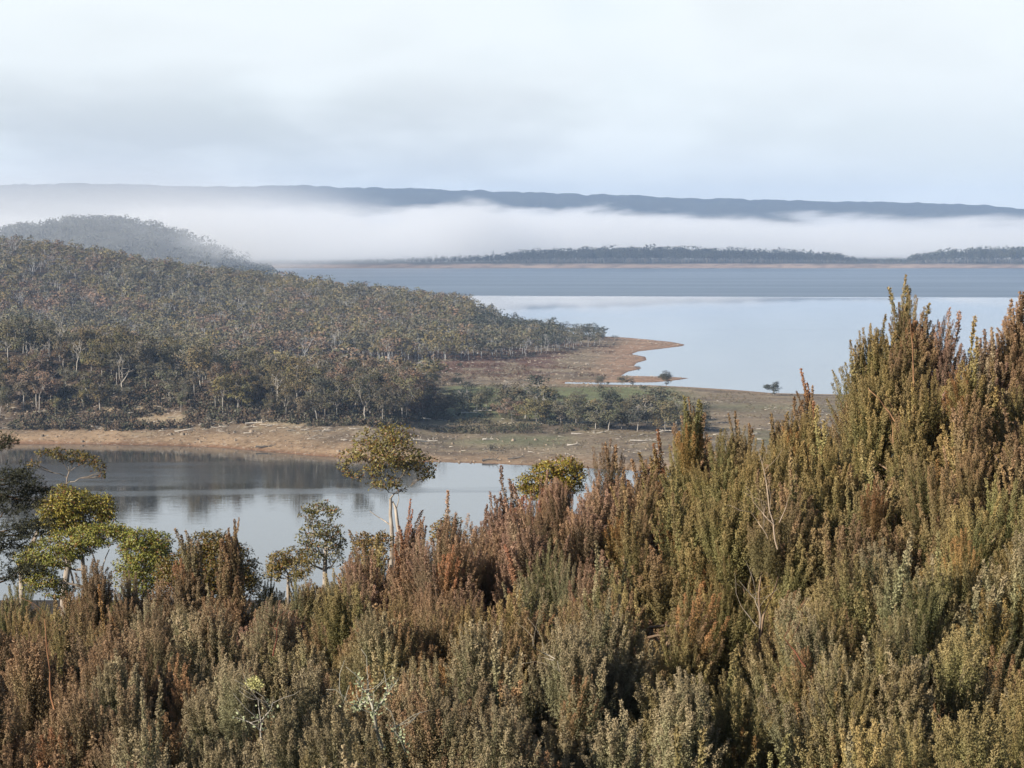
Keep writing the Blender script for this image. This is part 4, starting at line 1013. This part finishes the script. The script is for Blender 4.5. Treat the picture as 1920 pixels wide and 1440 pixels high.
    (1650, 1165, 14.5, .46, 'grey', 'grey-olive shrub in the lower right thicket', dict(depth=2.0, mix='gold')),
    (1720, 1140, 14.8, .52, 'olive', 'olive-brown shrub left of the dark pocket near the right edge', dict(depth=2.0, mix='grey')),
    (1640, 1310, 12.6, .48, 'gold', 'golden-brown shrub low in the right thicket', dict(depth=1.8, mix='olive')),
    (1750, 1290, 12.6, .42, 'olive', 'olive shrub low at right beside a long dark cleft', dict(depth=1.8)),
    (1890, 1220, 13.5, .40, 'olive', 'pointed shrub at the right edge under the dark pocket', dict(depth=1.8, spire=.3)),
    (1880, 1380, 11.5, .42, 'olive', 'olive shrub in the bottom right corner', dict(depth=1.4)),
    (1730, 1420, 11.2, .40, 'olive', 'brown-olive shrub on the bottom edge left of the corner', dict(depth=1.4, mix='rust')),
    (1590, 1420, 11.2, .35, 'green', 'green shrub on the bottom edge right of the big shadow', dict(depth=1.2, mix='grey')),
]
for px_, py_, d, R, tn, lab, kw in SHRUBS: shrub(px_, py_, d, R, tn, lab, **kw)
for px_, py_, d in [(2010, 700, 21), (2080, 840, 19), (2050, 1010, 16.5), (2160, 760, 22), (2180, 950, 18), (2040, 1200, 13.5), (2030, 1380, 11.6), (2150, 1160, 15), (2290, 860, 21), (2300, 1040, 17)]:
    shrub(px_, py_, d, .72, 'olive', 'olive shrub beyond the right-hand end of the thicket', mix='gold', depth=2.2, dens=.8)['group'] = 'shrubs beyond the right-hand end of the thicket'
for px_, py_, d in [(-90, 1160, 20), (-120, 1290, 15.5), (-90, 1400, 12), (-220, 1200, 18), (-250, 1330, 14.5)]:
    shrub(px_, py_, d, .75, 'rust', 'brown shrub beyond the left-hand end of the thicket', mix='shade', dens=.8)['group'] = 'shrubs beyond the left-hand end of the thicket'
# low growth over the bare slope between the shrubs and down to the lagoon
r = np.random.default_rng(61); n = 3600; uy = np.concatenate([r.uniform(10, 40, 2200), r.uniform(40, 150, n - 2200)]); ux = r.uniform(-.42, .42, n) * uy + r.uniform(-3, 3, n)
clump_mass('undergrowth', np.stack([ux, uy, near_ground(ux, uy)], 1), r.uniform(.35, .9, n) * (1 + (uy > 40) * 1.1), 34, .13 , [((.085, .075, .04), (.10, .07, .045), (.07, .075, .035))[int(k)] for k in r.integers(0, 3, n)],
           'low dark undergrowth covering the slope beneath the shrubs', 'undergrowth', 62)
print('shoots', NSH[0], 'shrubs', len(SHRUBS))

# bare stems and lichen among the shrubs
def bare(label, d, lines, rad, colr, name='dead_branch', cat='branch', twigs=10, mat=M_DEAD, seed=1, lichen=0):
    r = np.random.default_rng(seed); d += .8; rad *= .6; colr = np.array(colr) * .8; b = at(*lines[0][0], d); root = np.array(b); g, tw = Geo(), Geo()
    P_all = []
    for i, ln in enumerate(lines):
        pts = [at(p, q, d + r.normal(0, .03)) - root for p, q in ln]
        c = np.concatenate([curve(a, e, r, 4, .03) for a, e in zip(pts[:-1], pts[1:])]); rr = rad * (1 if i == 0 else .65)
        g.tube(c, np.linspace(rr, rr * .35, len(c)), 5, colr); P_all.append(c)
    for _ in range(twigs):
        c = P_all[r.integers(0, len(P_all))]; p = c[r.integers(len(c) // 3, len(c))]; v = np.array([r.normal(0, .7), r.normal(0, .4), r.uniform(.3, 1)]); v /= np.linalg.norm(v)
        tw.tube(curve(p, p + v * r.uniform(.10, .30), r, 4, .08), np.linspace(rad * .28, rad * .12, 4), 4, np.array(colr) * .9)
    t = thing(name, label, cat, root)
    obj('stem', g.mesh('stem', mat), t); obj('twigs', tw.mesh('twigs', mat), t) if twigs else None
    if lichen:
        lf = Geo()
        c = np.concatenate(P_all); k = r.integers(0, len(c), lichen); lf.leaves(c[k] + r.normal(0, .02, (lichen, 3)), r.normal(size=(lichen, 3)), r.uniform(.012, .03, lichen), .014, np.array([.30, .33, .20]) * r.uniform(.7, 1.3, (lichen, 1)), r)
        obj('lichen', lf.mesh('lichen', M_LICH), t)
bare('white bare dead stem with forked twigs low at left of centre', 11.6, [[(494, 1405), (490, 1360), (484, 1312)], [(490, 1370), (470, 1355), (440, 1345)], [(491, 1350), (508, 1330), (512, 1318)]], .010, (1.0, 1.0, 1.0), seed=2, lichen=60)
bare('lichen-crusted dead branches in the dark hollow at lower middle', 12.4, [[(716, 1400), (702, 1340), (690, 1300), (668, 1275)], [(702, 1335), (720, 1310), (735, 1280)], [(694, 1310), (672, 1325), (645, 1318)], [(760, 1410), (750, 1385), (735, 1365)]], .020, (.85, .88, .82), twigs=22, seed=3, lichen=420)
bare('pale bare stems crossing the olive shrub on the right slope', 16.8, [[(1458, 1030), (1450, 980), (1436, 900), (1424, 850)], [(1452, 985), (1432, 965), (1412, 940)], [(1461, 980), (1475, 945), (1482, 925)], [(1440, 1010), (1425, 985), (1408, 960)]], .012, (.95, .80, .68), seed=4, twigs=14)
bare('bleached forked branch at the top of the big shadow', 15, [[(1424, 1178), (1425, 1150), (1415, 1122), (1400, 1105)], [(1416, 1125), (1419, 1112)], [(1420, 1175), (1400, 1150), (1385, 1125)]], .010, (.8, .72, .65), seed=5)
bare('small bleached twig lying over the grey shrub at centre', 13.6, [[(1040, 1235), (1020, 1225), (1000, 1212)], [(1038, 1238), (1018, 1232)], [(1045, 1240), (1050, 1260)]], .008, (1.1, 1.05, .95), seed=6, twigs=5)
bare('red crooked stem in a gap of the grey shrubs', 14.4, [[(512, 1230), (520, 1195), (522, 1165)], [(520, 1182), (510, 1175)]], .012, (.85, .35, .25), 'bare_stem', 'stem', twigs=3, mat=M_TWIG, seed=7)
bare('pale upright stem against the brown left thicket', 14.6, [[(102, 1330), (94, 1260), (86, 1190), (84, 1160)]], .014, (1.7, 1.2, .9), 'bare_stem', 'stem', twigs=4, mat=M_TWIG, seed=8)
bare('pale slanting stem in the tall group at right', 19.6, [[(1678, 790), (1660, 765), (1640, 740), (1628, 728)], [(1675, 830), (1672, 790)]], .016, (1.7, 1.4, 1.1), 'bare_stem', 'stem', twigs=3, mat=M_TWIG, seed=9)
bare('pale upright stem inside the tallest shrub at right', 20.2, [[(1714, 725), (1712, 680), (1710, 640), (1706, 600)]], .015, (1.6, 1.25, .95), 'bare_stem', 'stem', twigs=3, mat=M_TWIG, seed=10)
bare('red-brown stem leaning in the lower right thicket', 13.2, [[(1510, 1250), (1490, 1220), (1470, 1195)]], .014, (1.0, .5, .35), 'bare_stem', 'stem', twigs=3, mat=M_TWIG, seed=11)
r = np.random.default_rng(5); g = Geo(); P0 = at(477, 1283, 12.6)
u = r.normal(size=(420, 3)); u /= np.linalg.norm(u, axis=1, keepdims=True); u *= r.uniform(.2, 1, (420, 1)) * [.055, .04, .045]
g.leaves(u, u + r.normal(size=(420, 3)) * .03, r.uniform(.012, .022, 420), .007, np.array([.46, .44, .20]) * r.uniform(.75, 1.2, (420, 1)), r)
thing('lichen_tuft', 'pale yellow lichen tuft caught on the grey shrubs at lower left', 'lichen', P0, data=g.mesh('lichen_tuft', M_LICH))

# ------------------------------------------------------------------ air: haze box and the fog bank over the far shore
def box(name, x0, x1, y0, y1, z0, z1, mat):
    V = [(x, y, z) for x in (x0, x1) for y in (y0, y1) for z in (z0, z1)]
    Q = [(0, 1, 3, 2), (4, 6, 7, 5), (0, 4, 5, 1), (2, 3, 7, 6), (0, 2, 6, 4), (1, 5, 7, 3)]
    return obj(name, mesh(name, V, [Q], mat), kind='stuff')
m, t = material('haze_air')
pv = t.n('ShaderNodeVolumePrincipled', i_Density=0.000115); pv.inputs['Color'].default_value = (0.44, 0.62, 0.93, 1); pv.inputs['Anisotropy'].default_value = 0.0
o = t.n('ShaderNodeOutputMaterial'); t.l(pv.outputs[0], o.inputs['Volume'])
box('haze', -3600, 3600, -60, 7800, -6, 228, m)

m, t = material('fog_air')
g = t.n('ShaderNodeNewGeometry').outputs['Position']
sp = t.n('ShaderNodeSeparateXYZ'); t.l(g, sp.inputs[0]); xx, yy, zz = sp.outputs
nz = t.noise(t.scale(g, 0.0026, 0.0004, 0.014), 1.0, 5, 0.58)
nb = t.noise(t.scale(g, 0.0007, 0.0005, 0.0), 1.0, 2, 0.5)
fine = t.noise(t.scale(g, 0.008, 0.0009, 0.024), 1.0, 4, 0.6)
topz = t.math('ADD', t.math('MULTIPLY', t.math('SUBTRACT', nb, 0.5), 40), t.mapr(yy, 2400, 5000, 72, 104, False))
topz = t.math('ADD', topz, t.math('MULTIPLY', t.math('SUBTRACT', nz, 0.5), 85))
topz = t.math('ADD', topz, t.math('MULTIPLY', t.math('SUBTRACT', fine, 0.5), 115))
topz = t.math('ADD', topz, t.mapr(xx, 0, 900, 0, -14))
dz = t.math('SUBTRACT', topz, zz)
den = t.mapr(dz, -8, 34)
den = t.math('MULTIPLY', den, t.mapr(nz, 0.25, 0.62, 0.25, 1.0))
# the near face of the bank: behind the wooded hill at left, reaching over its right flank, then behind the far wood
front = t.math('ADD', t.mapr(xx, -470, -330, 2780, 2100), t.mapr(xx, -260, 60, 0, 1450))
front = t.math('ADD', front, t.math('MULTIPLY', t.math('SUBTRACT', fine, 0.5), 300))
den = t.math('MULTIPLY', den, t.mapr(t.math('SUBTRACT', yy, front), -60, 320))
den = t.math('MULTIPLY', den, t.math('MAXIMUM', t.mapr(zz, 8, 34), t.mapr(yy, 3050, 3500)))
den = t.math('MULTIPLY', den, 0.0040)
# thin mist on the hill at left and cloud resting on the far left of the ridge
mist = t.math('MULTIPLY', t.math('MULTIPLY', t.mapr(xx, -230, -330), t.mapr(yy, 1640, 1900)), t.mapr(zz, 150, 70))
mist = t.math('MULTIPLY', mist, t.mapr(nz, 0.30, 0.70, 0.00035, 0.0010))
capc = t.math('MULTIPLY', t.math('MULTIPLY', t.mapr(xx, 100, -1000), t.mapr(yy, 3900, 4700)), t.mapr(nz, 0.35, 0.65, 0.00002, 0.00014))
den = t.math('ADD', den, t.math('ADD', mist, capc))
pv = t.n('ShaderNodeVolumePrincipled'); pv.inputs['Color'].default_value = (0.955, 0.972, 0.995, 1); t.l(den, pv.inputs['Density'])
o = t.n('ShaderNodeOutputMaterial'); t.l(pv.outputs[0], o.inputs['Volume'])
m.cycles.volume_step_rate = 0.25
fog = box('fog_bank', -2600, 2600, 1600, 5600, 3, 215, m)
fog['label'] = 'bank of white fog lying between the far lake shore and the ridge'; fog['category'] = 'fog'
